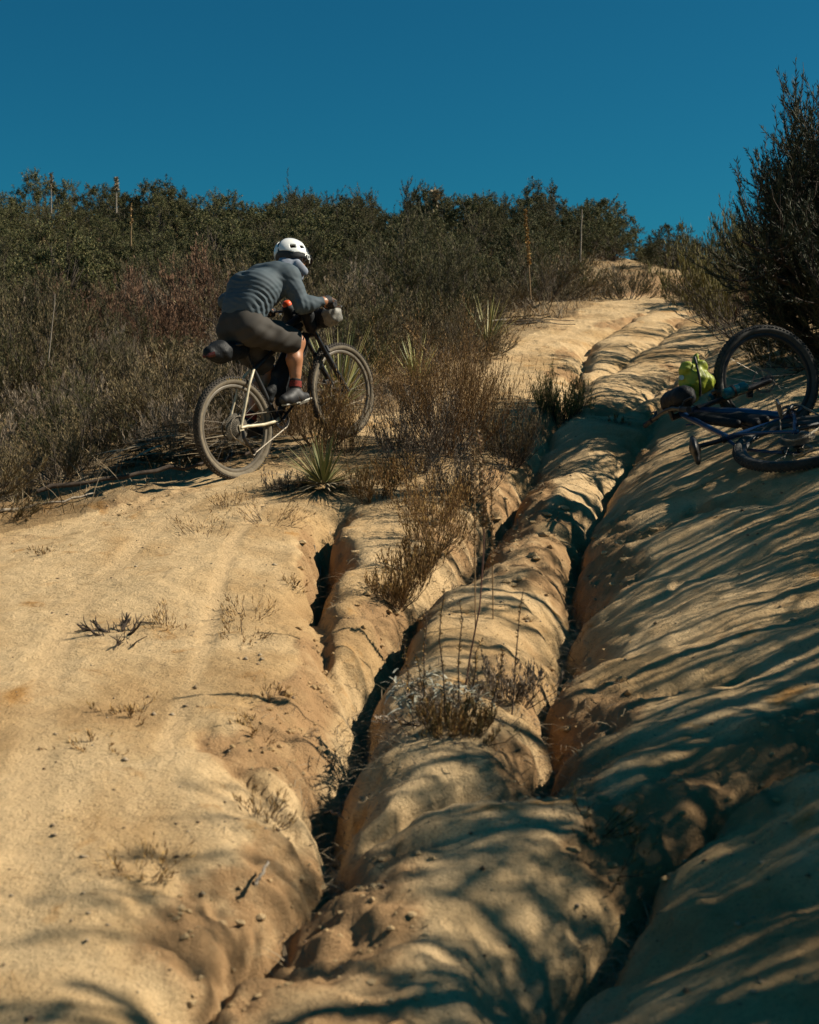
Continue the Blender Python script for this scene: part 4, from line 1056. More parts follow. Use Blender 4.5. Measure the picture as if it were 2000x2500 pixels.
    fk.tube([ar+np.array([.035, -.058, .012]), ar+np.array([.05, -.03, .05]), ar+np.array([.05, .03, .05]), ar+np.array([.035, .058, .012])], .013, 10)
    fk.build('fork', [M['black'], M['blackmetal']], e)
    # stem, bar, grips
    bar_c = htop-hd*.055+np.array([.055, 0, .015])
    hb_ = MB(Sm); hb_.tube([htop-hd*.005, htop-hd*.055], .019, 12); hb_.tube([htop-hd*.045, bar_c], .017, 12)
    pts = [bar_c+np.array([q[0], q[1], q[2]]) for q in ((-.055, -.39, .022), (-.035, -.25, .020), (-.008, -.12, .008), (0, -.05, 0), (0, .05, 0), (-.008, .12, .008), (-.035, .25, .020), (-.055, .39, .022))]
    hb_.tube(pts, [.0105, .0105, .011, .0155, .0155, .011, .0105, .0105], 12)
    bar = hb_.build('handlebar', M['blackmetal'], e)
    for y_ in (-1, 1):
        g = MB(Sm); a = bar_c+np.array([-.037, y_*.262, .020]); b2 = bar_c+np.array([-.055, y_*.39, .022]); g.tube([a, a*.95+b2*.05, b2*.97+a*.03, b2], [.019, .0165, .0165, .020], 14); g.build('grip', M['rubbergrip'], bar)
        lv = MB(Sm); a = bar_c+np.array([-.025, y_*.235, .010]); lv.tube([a, a+np.array([.045, y_*.02, -.012]), a+np.array([.055, y_*.10, -.02]), a+np.array([.048, y_*.14, -.018])], [.011, .008, .006, .006], 8); lv.disc(a, (0, 1, 0), .018, .03); lv.build('brake_lever', M['silvermetal' if bags == 'rider' else 'blackmetal'], bar)
    # drivetrain on the right (-y)
    cs = MB()
    for i in range(11):
        rr = .104-.0066*i; cs.ring(RA+[0, -.026-.0036*i, 0], (0, 1, 0), [(rr, -.0009), (rr, .0009), (rr-.012, .0009), (rr-.012, -.0009)], 44)
        nt_ = int(rr*2*math.pi/.0127)
        for j in range(nt_):
            th = j*2*math.pi/nt_; cs.box(RA+[math.cos(th)*(rr+.002), -.026-.0036*i, math.sin(th)*(rr+.002)], .006, .0016, .005, [[-math.sin(th), 0, math.cos(th)], [0, 1, 0], [math.cos(th), 0, math.sin(th)]])
    for i in range(5):
        a = i*2*math.pi/5; cs.tube([RA+[.02*math.cos(a), -.05, .02*math.sin(a)], RA+[.09*math.cos(a), -.028, .09*math.sin(a)]], .0045, 5)
    cs.build('cassette', M['steel'], e)
    cr = MB(); CR = .068; cc = BBk+np.array([0, -.050, 0])
    cr.ring(cc, (0, 1, 0), [(CR, -.0012), (CR, .0012), (CR-.016, .0012), (CR-.016, -.0012)], 44)
    for i in range(4):
        a = i*math.pi/2+.4; cr.tube([cc, cc+[CR*.85*math.cos(a), 0, CR*.85*math.sin(a)]], .006, 6)
    cdir = np.array([math.cos(crank), 0, math.sin(crank)])
    for y_, dd in ((-1, cdir), (1, -cdir)):
        o0 = BBk+np.array([0, y_*.060, 0]); o1 = o0+dd*.170+np.array([0, y_*.014, 0]); cr.tube([o0-dd*.008, o0+dd*.05, o1], [.019, .014, .013], 10, flat=.7)
    cro = cr.build('crankset', M['blackmetal'], e)
    ped = []
    for y_, dd in ((-1, cdir), (1, -cdir)):
        pc = BBk+dd*.170+np.array([0, y_*.125, 0]); ped.append(pc); pm = MB()
        pm.tube([pc+[0, -y_*.05, 0], pc+[0, y_*.045, 0]], .007, 8)
        for sx in (-.045, .045): pm.box(pc+[sx, 0, 0], .012, .09, .016)
        for sy in (-.042, .042): pm.box(pc+[0, sy, 0], .10, .010, .014)
        pm.build('pedal', M['steel'], cro)
    # chain: top run, round the cassette, derailleur cage, lower run
    ys = -.052; rc = .083; ch = []
    def arc(c, r_, a0, a1, n): return [np.array([c[0]+r_*math.cos(a), ys, c[2]+r_*math.sin(a)]) for a in np.linspace(a0, a1, n)]
    j1 = np.array([.035, ys, WR-.135]); j2 = np.array([.085, ys, WR-.205])
    ch = arc(cc, CR+.003, -1.45, 1.55, 14)+arc(RA, rc+.003, 1.55, 4.3, 16)+[j1+[-.014, 0, .0], j1+[.012, 0, -.02], j2+[-.02, 0, -.008], j2+[.0, 0, -.02], j2+[.02, 0, -.004]]
    ch = np.array(ch); L = np.concatenate([[0], np.cumsum(np.linalg.norm(np.roll(ch, -1, 0)-ch, axis=1))]); tot = L[-1]; loop = np.concatenate([ch, ch[:1]])
    nl = int(tot/.0127); cm = MB()
    for i in range(nl):
        a = (i+.08)*tot/nl; b2 = (i+.92)*tot/nl
        p = [np.array([np.interp(q, L, loop[:, d]) for d in range(3)]) for q in (a, b2)]
        for off in ((-.0032, .0032) if i % 2 else (-.0018, .0018)): cm.tube([p[0]+[0, off, 0], p[1]+[0, off, 0]], [.0042, .0042], 5)
    cm.build('chain', M['chain'], e)
    dr = MB(); dr.tube([RA+[.0, -.082, -.02], RA+[-.01, -.088, -.07], j1+[.0, -.02, 0]], [.012, .014, .015], 8)
    for y_ in (-.010, .010): dr.tube([j1+[0, y_, 0], j2+[0, y_, 0]], [.014, .012], 8, flat=.25)
    for j in (j1, j2): dr.disc(j, (0, 1, 0), .018, .006, 16)
    dr.build('derailleur', M['blackmetal'], e)
    # rear and front brake calipers
    for (pc, Xf) in ((RA+[.06, .055, .07], None), (FA+[-.09, .062, .09], Sm)):
        b = MB(Xf); b.box(pc, .05, .03, .04); b.build('brake_caliper', M['black'], e, bevel=.004)
    cb = MB()
    for k_ in range(2):
        q0 = Vector(Sm[:3, :3]@(bar_c+[.02, .10-.2*k_, .01])+Sm[:3, 3]); q3 = BBk+(hb-BBk)*.8+[0, .02-.04*k_, .03]
        q1 = np.array(q0)+[.10, 0, -.04]; q2 = np.array(q3)+[.12, .02, .06]; t = np.linspace(0, 1, 12)[:, None]
        cb.tube(((1-t)**3*np.array(q0)+3*t*(1-t)**2*q1+3*t*t*(1-t)*q2+t**3*q3), .003, 6)
    cb.build('cable', M['black'], e)
    # luggage
    def strap(c, ax, r_, mi='black', w_=.012, par=None): b = MB(Sm if par else None); b.ring(c, ax, [(r_, -w_), (r_+.003, -w_), (r_+.003, w_), (r_, w_)], 28); return b
    Sinv = np.linalg.inv(Sm)
    wr = lambda amp, fr: (lambda p, d: d+amp*(np.sin(p[:, 0]*fr+3*np.sin(p[:, 1]*fr*.7))*np.sin(p[:, 2]*fr*1.3+2*np.sin(p[:, 0]*fr*.5))))
    def xf(fs):      # turn luggage on the bar with the steering
        return fs if steer == 0 else [(lambda g: (lambda q: (setattr(q, 'lo', g.lo-.35), setattr(q, 'hi', g.hi+.35), q)[2])(lambda p: g(p@Sinv[:3, :3].T+Sinv[:3, 3])))(g) for g in fs]
    if bags == 'rider':
        # seat bag
        blob('saddle_bag', [cap(sc_+[-.05, 0, -.055], sc_+[-.25, 0, -.02], .062, .076), cap(sc_+[-.25, 0, -.02], sc_+[-.34, 0, -.01], .072, .05)], .04, .007, M['nylon'], e, None, wr(.004, 38))
        b = MB(); b.tube([sc_+[-.345, -.05, -.02], sc_+[-.372, -.03, -.02], sc_+[-.372, .03, -.02], sc_+[-.345, .05, -.02]], .018, 8); b.build('bag_closure', M['redtail'], e)
        # roll on the bar with a grey end
        hc = bar_c+np.array([.085, 0, -.075])
        blob('handlebar_roll', [cap(hc+[0, -.15, 0], hc+[0, .22, 0], .082, .080)], .02, .007, M['nylon'], e, None, wr(.003, 40))
        blob('roll_end', [cap(hc+[0, -.215, 0], hc+[0, -.185, 0], .070, .078), ell(hc+[0.0, -.245, 0], (.05, .02, .045))], .03, .006, M['greycloth'], e, None, wr(.005, 55))
        b = strap(hc+[0, -.115, 0], (0, 1, 0), .082); b.build('strap', M['black'], e)
        # frame bag
        fb = [cap(BBk+[-.03, 0, .16], BBk+[.09, 0, .33], .03, .03), cap(BBk+[.09, 0, .33], htop+[-.10, 0, -.075], .032, .032), cap(BBk+[.06, 0, .12], htop+[-.10, 0, -.12], .032, .034), cap(BBk+[-.02, 0, .22], BBk+[.22, 0, .30], .034, .034), cap(BBk+[.05, 0, .2], htop+[-.14, 0, -.14], .034, .034)]
        blob('frame_bag', fb, .03, .007, M['nylon'], e, None)
        # stem bags with bottle
        sb = htop+np.array([-.015, -.085, .035]); up = np.array([-.22, -.05, .97]); up = up/np.linalg.norm(up)
        for k_, off in enumerate((0, .17)):
            s0 = sb+np.array([0, off, 0]); blob('stem_bag', [cap(s0-up*.10, s0+up*.06, .048, .050)], .02, .006, M['nylon'], e, None, wr(.003, 50))
        bt = MB(); s0 = sb+np.array([0, .17, .0]); bt.tube([s0+up*.04, s0+up*.085, s0+up*.095], [.036, .036, .034], 20); bto = bt.build('bottle', M['black'], e)
        bt = MB(); bt.tube([s0+up*.093, s0+up*.115, s0+up*.128, s0+up*.132], [.036, .035, .026, .014], 20); bt.build('bottle_cap', M['orange'], bto)
        # top bag and computer
        blob('top_tube_bag', [cap(htop+[-.05, 0, .015], htop+[-.19, 0, -.015], .030, .024)], .02, .006, M['nylon'], e, None)
        b = MB(Sm); b.box(bar_c+[.045, 0, .045], .10, .060, .018, [[.98, 0, .17], [0, 1, 0], [-.17, 0, .98]]); b.build('bike_computer', M['black'], e, bevel=.004)
    else:
        hc = bar_c+np.array([.075, 0, -.03])
        blob('handlebar_bag', xf([cap(hc+[0, -.10, -.03], hc+[0, .13, -.03], .075, .075)]), .02, .009, M['nylon'], e, None, wr(.003, 40))
        LG = np.array(X)[:3, :3]@Sm[:3, :3]; wu = LG.T@np.array([0, 0, 1.]); wx = LG.T@np.array([1., 0, 0]); wn = LG.T@np.array([0, -1., 0])
        dc = hc+hd*.10+wu*.085+wx*.04
        blob('dry_bag', xf([ell(dc, (.10, .10, .10)), ell(dc+wx*.055-wu*.01, (.07, .08, .08)), ell(dc-wx*.055+wu*.075+wn*.03, (.056, .052, .052)), ell(dc+wx*.030+wu*.095, (.045, .05, .060)), ell(dc+wu*.155+wx*.01, (.030, .03, .018)), ell(dc-wu*.08-wx*.01, (.07, .07, .05))]), .014, .006, M['lime'], e, None, wr(.006, 45))
        b = MB(Sm); b.tube([dc-wx*.005+wu*.155+wn*.03, dc+wx*.0+wu*.10+wn*.075, dc+wx*.01+wu*.03+wn*.108, dc+wx*.02-wu*.04+wn*.103, dc+wx*.03-wu*.10+wn*.06], .008, 6); b.build('strap', M['black'], e)
        b = MB(Sm); b.tube([dc-wx*.095+wu*.02+wn*.04, dc-wx*.097+wu*.02+wn*.07], .017, 14); b.build('light', M['silvermetal'], e)
        fb = [cap(BBk+[.09, 0, .33], htop+[-.10, 0, -.075], .03, .03), cap(BBk+[.06, 0, .16], htop+[-.10, 0, -.12], .03, .03), cap(BBk+[.02, 0, .22], BBk+[.22, 0, .30], .03, .03)]
        blob('frame_bag', fb, .03, .008, M['nylon'], e, None)
        for sgn in (-1, 1):       # bottles on the fork legs
            c0 = crown+hd*.20+np.array([.03, sgn*.115, 0]); b = MB(Sm); q = [0, .01, .10, .115, .125, .16, .165, .18]; rr = [.03, .036, .036, .031, .036, .036, .02, .016]
            b.tube([c0+hd*(z_-.05) for z_ in q], rr, 18); b.build('bottle', M['teal'], e)
            b = MB(Sm); b.ring(c0+hd*.02, hd, [(.037, -.008), (.040, -.008), (.040, .008), (.037, .008)], 24); b.build('strap', M['black'], e)
        b = MB(); b.tube([BBk+[.02, .04, .05], BBk+[.1, .05, .25], BBk+[.3, .045, .36], htop+[-.1, .04, -.03]], .006, 6); b.build('blue_cord', M['blue'], e)
    return dict(obj=e, bar=bar_c, ped=ped, BB=BBk, crown=crown, hd=hd, Sm=Sm, saddle=sc_)

# --- the ridden bicycle
A_r = np.array(P(572, 1046, 9.4)); A_f = np.array(P(835, 953, 10.3))
fw = nrm(A_f-A_r); lean = R(3)
lf0 = nrm(np.cross([0, 0, 1.], fw)); up0 = np.cross(fw, lf0)
up = nrm(up0*math.cos(lean)+lf0*math.sin(lean)); lf = np.cross(up, fw)
org = A_r-up*WR
BX = Matrix(((fw[0], lf[0], up[0], org[0]), (fw[1], lf[1], up[1], org[1]), (fw[2], lf[2], up[2], org[2]), (0, 0, 0, 1)))
print('wheelbase', np.linalg.norm(A_f-A_r), 'rear gap', org[2]-G(org[0], org[1]), 'front gap', (A_f-up*WR)[2]-G(*(A_f-up*WR)[:2]))
bike = bicycle('bicycle', BX, 'cream and black loaded mountain bicycle being ridden up the sandy trail', 'cream', ('tread', 'sidewall', 'rim'), crank=R(32))

# --- the lying bicycle
y0 = 8.05
Aw = np.array(P(1930, 1075, 7.75)); Hw = np.array(P(1714, 1003, 8.62)); Fw = np.array(P(1862, 948, 8.72))
e1 = nrm(Hw-Aw); hw = nrm(Fw-Hw); e2 = nrm(hw-(hw@e1)*e1)
cr_l = np.array([.962, 0, .862-WR]); r_l = nrm(cr_l); h_l = np.array([.391, 0, -.921]); e2l = nrm(h_l-(h_l@r_l)*r_l)
Xw = e1*r_l[0]+e2*e2l[0]; Zw = e1*r_l[2]+e2*e2l[2]; Yw = np.cross(Zw, Xw)
mid = (Aw+Hw)/2; og = mid-(Xw*cr_l[0]/2+Zw*(WR+cr_l[2]/2))
LX = Matrix(((Xw[0], Yw[0], Zw[0], og[0]), (Xw[1], Yw[1], Zw[1], og[1]), (Xw[2], Yw[2], Zw[2], og[2]), (0, 0, 0, 1)))
hw2 = Xw*.391-Zw*.921; tgt = np.array([-.22, -1, -.05]); tgt = nrm(tgt-(tgt@hw2)*hw2)
def rotv(v, k, a): return v*math.cos(a)+np.cross(k, v)*math.sin(a)+k*(k@v)*(1-math.cos(a))
best = max(np.linspace(-math.pi*.75, math.pi*.75, 361), key=lambda a: abs(rotv(Yw, -hw2, a)@tgt)-.05*abs(a))
print('steer', math.degrees(best), 'Yw', Yw, 'frame normal up', Yw[2], 'rear axle gap', Aw[2]-G(Aw[0], Aw[1]))
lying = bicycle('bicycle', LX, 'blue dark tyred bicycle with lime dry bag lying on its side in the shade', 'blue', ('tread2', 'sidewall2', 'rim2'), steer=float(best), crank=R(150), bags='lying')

# ================================================================== the rider
Bm = np.array(BX); Bo = Bm[:3, 3]; Bf, Bl, Bu = Bm[:3, 0], Bm[:3, 1], Bm[:3, 2]
def CJ(cx_, cy_, s):
    """joint seen at a point of my close-up of the rider, s metres right of the bicycle's middle plane"""
    u, v = cx_/3.026+430, cy_/3.026+530
    rr = np.array(ray(u, v)); o = Bo - Bl*s
    return rr*((o@Bl)/(rr@Bl))
def BL(x, y, z): return Bo+Bf*x+Bl*y+Bu*z
J = dict(
 pelvis=CJ(490, 805, 0), waist=CJ(508, 662, 0), mid=CJ(570, 540, 0), chest=CJ(688, 468, 0), neck=CJ(790, 395, 0), head=CJ(866, 318, 0),
 shR=CJ(835, 440, .17), elR=CJ(930, 655, .27), wrR=CJ(1125, 665, .30),
 hipR=CJ(548, 830, .09), knR=CJ(895, 925, .10), anR=CJ(880, 1270, .115))
bar_end = Vector(bike['bar'])
gripR = BL(bike['bar'][0]-.046, -.325, bike['bar'][2]+.024); gripL = BL(bike['bar'][0]-.046, .325, bike['bar'][2]+.024)
J['shL'] = J['chest']+(J['chest']-J['shR'])*.95
J['wrR'] = gripR - Bf*.075 - Bl*.01 + Bu*.035
J['wrL'] = gripL - Bf*.085 + Bu*.03
J['hipL'] = J['hipR']+Bl*.18
pedR = BL(*bike['ped'][0]); pedL = BL(*bike['ped'][1])
J['anL'] = pedL - Bf*.02 + Bu*.125
def mid_joint(a, b, l1, l2, pole):
    d = b-a; L = np.linalg.norm(d); L = min(L, (l1+l2)*.999); d = d/np.linalg.norm(d)
    x = (l1*l1-l2*l2+L*L)/(2*L); h = math.sqrt(max(l1*l1-x*x, 0)); p = nrm(pole-(pole@d)*d); return a+d*x+p*h
J['knL'] = mid_joint(J['hipL'], J['anL'], .44, .43, Bf)
J['elL'] = mid_joint(J['shL'], J['wrL'], .30, .27, Bl*1.0-Bu*.4)
for a, b in (('shR', 'elR'), ('elR', 'wrR'), ('hipR', 'knR'), ('knR', 'anR'), ('pelvis', 'chest'), ('chest', 'neck'), ('neck', 'head'), ('shL', 'elL')):
    print(a, b, round(float(np.linalg.norm(J[a]-J[b])), 3))
print('grip px', proj(*gripR), proj(*gripL), 'knee L', proj(*J['knL']), 'ped', proj(*pedR), proj(*pedL), 'anR', proj(*J['anR']), 'saddle', proj(*BL(*bike['saddle'])))
O = tuple(J['pelvis'])
def foot_axes(an, ped):
    d = Bf*1.0 - Bu*.12; return nrm(d)
M['skin'] = plain('rider_skin', (.42, .19, .095), .45, var=.12, scale=9)  # the rider's own skin tone, same over the whole body
M['jersey'] = plain('blue_grey_jersey', (.068, .092, .108), .75, var=.10, scale=10, spec=.3)
M['shorts'] = plain('grey_brown_shorts', (.058, .052, .045), .85, var=.15, scale=9, spec=.25)
M['gaiter'] = plain('pale_grey_gaiter', (.24, .27, .33), .8, var=.1, scale=12)
M['glove'] = plain('black_glove', (.014, .015, .017), .8, var=.2)
M['shoe'] = plain('black_shoe', (.020, .020, .022), .6, var=.3)
M['sock'] = plain('black_sock', (.020, .018, .018), .9)
M['redsock'] = plain('red_sock_pattern', (.24, .03, .02), .9, var=.75, scale=75)
M['paleshoe'] = plain('pale_cleat', (.50, .48, .42), .5)
side = -Bl
fd = foot_axes(J['anR'], pedR)
hx_ = nrm(J['head']-J['neck'])           # neck to crown of the head
face = nrm(Bf*.80-Bu*.60-Bl*.05)                 # face looks ahead and down the trail
face = nrm(face); hup = nrm(Bu*.80+Bf*.60+Bl*.32); hup = nrm(hup-(hup@face)*face); hside = np.cross(face, hup)   # right of the head
H = J['head']; HR = np.stack([face, hside, hup], 1)
def hp(f_, s_, u_): return H+face*f_+hside*s_+hup*u_
# hands closing round the grips
def hand(wr_, gr, sgn, fist=True):
    """palm on top of the grip, four fingers of different length round it, thumb under"""
    fs = []; out = -Bl*sgn                                  # outward along the bar
    knu = gr + Bf*.030 + Bu*.030
    fs.append(cap(wr_, wr_*.45+knu*.55, .030, .034)); fs.append(ell(wr_*.35+(gr+Bu*.028)*.65, (.046, .040, .022), np.stack([Bf, Bl, Bu], 1)))
    for i, (o, r_, l_) in enumerate(((-.034, .0100, 1.0), (-.012, .0105, 1.1), (.010, .0100, 1.03), (.031, .0088, .85))):
        b0 = gr+out*o+Bu*.026+Bf*.012; b1 = gr+out*o+Bf*(.012+.024*l_)+Bu*.012; b2 = gr+out*o+Bf*(.026*l_)-Bu*(.018*l_); b3 = gr+out*o+Bf*.004-Bu*.027
        fs += [cap(b0, b1, r_, r_), cap(b1, b2, r_, r_*.95), cap(b2, b3, r_*.95, r_*.85)]
    t0 = gr-out*.045+Bu*.012-Bf*.012; fs += [cap(wr_*.5+gr*.5-out*.01, t0, .015, .0125), cap(t0, gr-out*.05-Bu*.022+Bf*.010, .012, .010)]
    return fs
HRh, HLh = hand(J['wrR'], gripR, 1), hand(J['wrL'], gripL, -1)
body = [ell(hp(.005, 0, .01), (.098, .078, .115), HR), ell(hp(.03, 0, -.055), (.062, .056, .065), HR), cap(hp(.085, 0, -.035), hp(.108, 0, -.03), .018, .012),
        cap(hp(.065, 0, -.085), hp(.085, 0, -.095), .028, .018), cap(hp(.0, .078, -.02), hp(-.008, .086, -.01), .018, .022), cap(hp(.0, -.078, -.02), hp(-.008, -.086, -.01), .018, .022),
        cap(J['neck']-hx_*.02, hp(-.03, 0, -.04), .056, .056), cap(J['chest'], J['neck'], .085, .06), cap(J['mid'], J['chest'], .10, .10), cap(J['waist'], J['mid'], .09, .10), cap(J['pelvis'], J['waist'], .10, .09),
        cap(J['shL'], J['shR'], .055, .055)]
for q in 'RL':
    sh, el_, wr_, hi, kn, an = (J[k+q] for k in ('sh', 'el', 'wr', 'hip', 'kn', 'an'))
    fa = wr_-el_; sn = an-kn; th_ = kn-hi
    back = nrm(np.cross(np.cross(sn, Bf), sn)); back = -back
    body += [cap(sh, el_, .050, .040), cap(el_, el_+fa*.35, .040, .042), cap(el_+fa*.35, wr_, .040, .027),
             cap(hi, kn, .088, .060), cap(kn, kn+sn*.06, .056, .054), cap(kn+sn*.12+back*.018, kn+sn*.38+back*.026, .050, .060), cap(kn+sn*.38+back*.024, kn+sn*.68+back*.008, .058, .040), cap(kn, an, .046, .034), cap(an, an+Bf*.03-Bu*.045, .034, .030)]
body += HRh+HLh
person = blob('person', body, .022, .0085, M['skin'], None, O)
person.location = O
tag(person, 'rider in blue grey long sleeved jersey, brown shorts and white helmet pedalling up the trail', 'person')
def piece(name, fs, k, h, mats, mod=None):
    o = blob(name, fs, k, h, mats, person, O, mod); return o
# jersey with drawn folds
tdir = nrm(J['chest']-J['waist'])
def folds(p, d):
    q = p-J['mid']; a = q@tdir; b = q@Bl; c = q@np.cross(tdir, Bl)
    ph = a*135-b*60+7*np.sin(b*8+c*7)+3.5*np.sin(c*14+a*9)
    w_ = (np.exp(-((a+.08)/.15)**2)*(1-sstep(-.06, .06, b))+.12)*(.35+.65*sstep(-.3, .4, np.sin(a*11+b*17+1)))
    ph2 = a*150+c*90+5*np.sin(b*15+a*9); w2 = np.exp(-((a+.17)/.10)**2)*.8
    return d + .0070*w_*np.sin(ph)*(.75+.25*np.sin(b*16+c*9)) + .0012*w2*np.sin(ph2)+.0010*np.sin(p[:, 0]*70+4*np.sin(p[:, 2]*40))
latw = J['waist']; 
tr = [cap(J['chest']+Bl*.08, J['waist']+Bl*.05, .132, .115), cap(J['chest']-Bl*.08, J['waist']-Bl*.05, .132, .115), cap(J['mid']+Bl*.07-Bf*.015+Bu*.012, J['mid']-Bl*.07-Bf*.015+Bu*.012, .128, .128),
      cap(J['waist']+Bl*.055, J['pelvis']*.45+J['waist']*.55+Bl*.052, .108, .104), cap(J['waist']-Bl*.055, J['pelvis']*.45+J['waist']*.55-Bl*.052, .108, .104),
      cap(J['mid']+Bl*.06, J['pelvis']*.35+J['waist']*.65+Bl*.045, .126, .108), cap(J['mid']-Bl*.06, J['pelvis']*.35+J['waist']*.65-Bl*.045, .126, .108),
      cap(J['chest'], J['neck'], .115, .075), cap(J['shL'], J['shR'], .078, .078)]
for q in 'RL':
    sh, el_, wr_ = (J[k+q] for k in ('sh', 'el', 'wr')); fa = wr_-el_
    tr += [cap(sh, sh*.5+el_*.5, .069, .060), cap(sh*.5+el_*.5, el_, .060, .049), cap(el_, el_+fa*.4, .049, .045), cap(el_+fa*.4, el_+fa*.93, .044, .036)]
cut_p = J['pelvis']*.40+J['waist']*.60; cut_n = nrm(J['waist']-J['pelvis'])
piece('jersey', tr, .055, .0056, M['jersey'], lambda p, d: np.maximum(folds(p, d), -((p-cut_p)@cut_n+.03)))
gt = [cap(J['neck']-hx_*.03, J['neck']*.4+hp(-.055, 0, -.05)*.6, .076, .068), cap(hp(-.075, 0, -.045), hp(-.03, 0, -.09), .050, .060), cap(hp(-.02, .055, -.075), hp(.06, .052, -.095), .040, .032), cap(hp(-.02, -.055, -.075), hp(.06, -.052, -.095), .040, .032), cap(hp(.05, 0, -.085), hp(.075, 0, -.11), .045, .030)]
piece('neck_gaiter', gt, .02, .0065, M['gaiter'], lambda p, d: d+.003*np.sin((p@hup)*110+4*np.sin((p@hside)*40)))
# shorts
sh_ = [ell(J['pelvis']+Bl*.062-Bu*.0, (.138, .108, .140), np.stack([Bf, Bl, Bu], 1)), ell(J['pelvis']-Bl*.062, (.138, .108, .140), np.stack([Bf, Bl, Bu], 1)), cap(J['pelvis']+Bl*.05, J['pelvis']*.35+J['waist']*.65+Bl*.05, .118, .106), cap(J['pelvis']-Bl*.05, J['pelvis']*.35+J['waist']*.65-Bl*.05, .118, .106)]
for q in 'RL':
    hi, kn = J['hip'+q], J['kn'+q]; sh_ += [cap(hi, hi*.5+kn*.5, .118, .103), cap(hi*.5+kn*.5, hi*.06+kn*.94, .103, .096)]
def cut_knee(p, d):
    for q in 'RL':
        kn, hi, an = J['kn'+q], J['hip'+q], J['an'+q]; n_ = nrm(kn-hi); m_ = np.abs((p-kn)@Bl) < .13
        d = np.where(m_, np.maximum(d, (p-(kn-n_*.035))@n_), d)
    a = (p-J['hipR'])@nrm(J['knR']-J['hipR']); c = (p-J['hipR'])@Bu
    return d+.0055*np.sin(a*42+c*26+3*np.sin(c*21))*np.exp(-((a-.2)/.2)**2)+.0032*np.sin(c*60-a*30)
shorts = piece('shorts', sh_, .04, .0085, M['shorts'], cut_knee)
pk = MB(); k0, h0 = J['knR'], J['hipR']
# cargo pocket seam on the right thigh
piece('pocket', [ell(h0*.42+k0*.58-Bl*.078+Bu*.02, (.075, .014, .045), np.stack([nrm(k0-h0), Bl, np.cross(nrm(k0-h0), Bl)], 1))], .01, .007, M['shorts'])
for q, hh, wr_, gr in (('R', HRh, J['wrR'], gripR), ('L', HLh, J['wrL'], gripL)):
    gsd = np.stack([Bf, Bl, Bu], 1)
    big = [(lambda g: (lambda z: (setattr(z, 'lo', g.lo-.01), setattr(z, 'hi', g.hi+.01), z)[2])(lambda p: g(p)-.0035))(g) for g in hh]
    cutn = nrm(gr-wr_)
    gl = piece('glove', big, .012, .0055, M['glove'], lambda p, d, c=wr_-cutn*.006, n_=cutn: np.maximum(d, -((p-c)@n_)))
    b = MB(); c = wr_*.40+(gr+Bu*.028)*.60+Bu*.026; b.box(c-np.array(O), .055, .035, .008, np.stack([Bf, Bl, Bu], 1)); b.build('glove_patch', M['yellow' if q == 'R' else 'paleshoe'], gl, bevel=.003)
# socks and shoes
for q, pd in (('R', pedR), ('L', pedL)):
    an, kn = J['an'+q], J['kn'+q]; sn = nrm(kn-an)
    sk = piece('sock', [cap(an-sn*.03, an+sn*.065, .042, .043)], .01, .006, M['sock'], lambda p, d, c=an, n_=sn: np.maximum(d, (p-c)@n_-.075))
    b = MB(); b.ring(an+sn*.035-np.array(O), sn, [(.0435, -.022), (.0462, -.022), (.0462, .022), (.0435, .022)], 28); b.build('sock_band', M['redsock'], sk)
    toe = pd+Bf*.075+Bu*.030; heel = pd-Bf*.155+Bu*.040+ (Bu*.02 if q == 'R' else Bu*.03)
    ball = pd+Bu*.040
    s = piece('shoe', [cap(heel, ball, .036, .043), cap(ball, toe, .043, .030), cap(an-sn*.015, heel*.7+ball*.3, .041, .045), cap(an-sn*.03, ball, .040, .040)], .025, .006, M['shoe'], lambda p, d, c=pd: np.maximum(d, -((p-c)@Bu-.012)))
    b = MB(); Rm_ = np.stack([Bf, Bl, Bu], 1); b.box(pd+Bf*.02+Bu*.008-np.array(O), .17, .07, .012, Rm_); b.box(pd-Bf*.135+Bu*.020-np.array(O), .06, .058, .012, Rm_); b.build('sole', M['paleshoe'], s, bevel=.004)
# helmet: dark lower shell, white upper shell with vents, visor
def dome(off, lo_u, hi_u, extra=None):
    def f(p):
        q = p-H; f_, s_, u_ = q@face, q@hside, q@hup
        r3 = np.array([.148, .118, .128])+off; c = np.stack([f_+.012, s_, u_-.028], 1)
        k0 = np.linalg.norm(c/r3, axis=1); k1 = np.linalg.norm(c/(r3*r3), axis=1); d = k0*(k0-1)/np.maximum(k1, 1e-9)
        ri = r3-.020; k0 = np.linalg.norm(c/ri, axis=1); k1 = np.linalg.norm(c/(ri*ri), axis=1); di = k0*(k0-1)/np.maximum(k1, 1e-9)
        d = np.maximum(d, -di)
        rim_ = .0+.030*np.clip(f_/.13, 0, 1)-.050*np.clip(-f_/.13, 0, 1)
        d = np.maximum(d, (rim_+lo_u)-u_) ; d = np.maximum(d, u_-hi_u)
        th_, el_ = np.arctan2(np.abs(s_), f_+.012), np.arctan2(u_-.028, np.hypot(f_+.012, s_))
        for (vt, ve, vl, vw, an_) in VENTS:
            ca, sa = math.cos(an_), math.sin(an_); dt = (th_-vt)*np.cos(el_)*.125; de = (el_-ve)*.125; a = dt*ca+de*sa; b = -dt*sa+de*ca
            hole = np.sqrt((np.maximum(np.abs(a)-vl, 0))**2+(np.maximum(np.abs(b)-vw, 0))**2)-.005
            d = np.maximum(d, -hole)
        if extra: d = extra(p, f_, s_, u_, d)
        return d
    f.lo = H-.2; f.hi = H+.2; return f
cam_h = -H/np.linalg.norm(H); THC = math.atan2(abs(cam_h@hside), cam_h@face); ELC = math.asin(cam_h@hup); print('helmet view', THC, ELC)
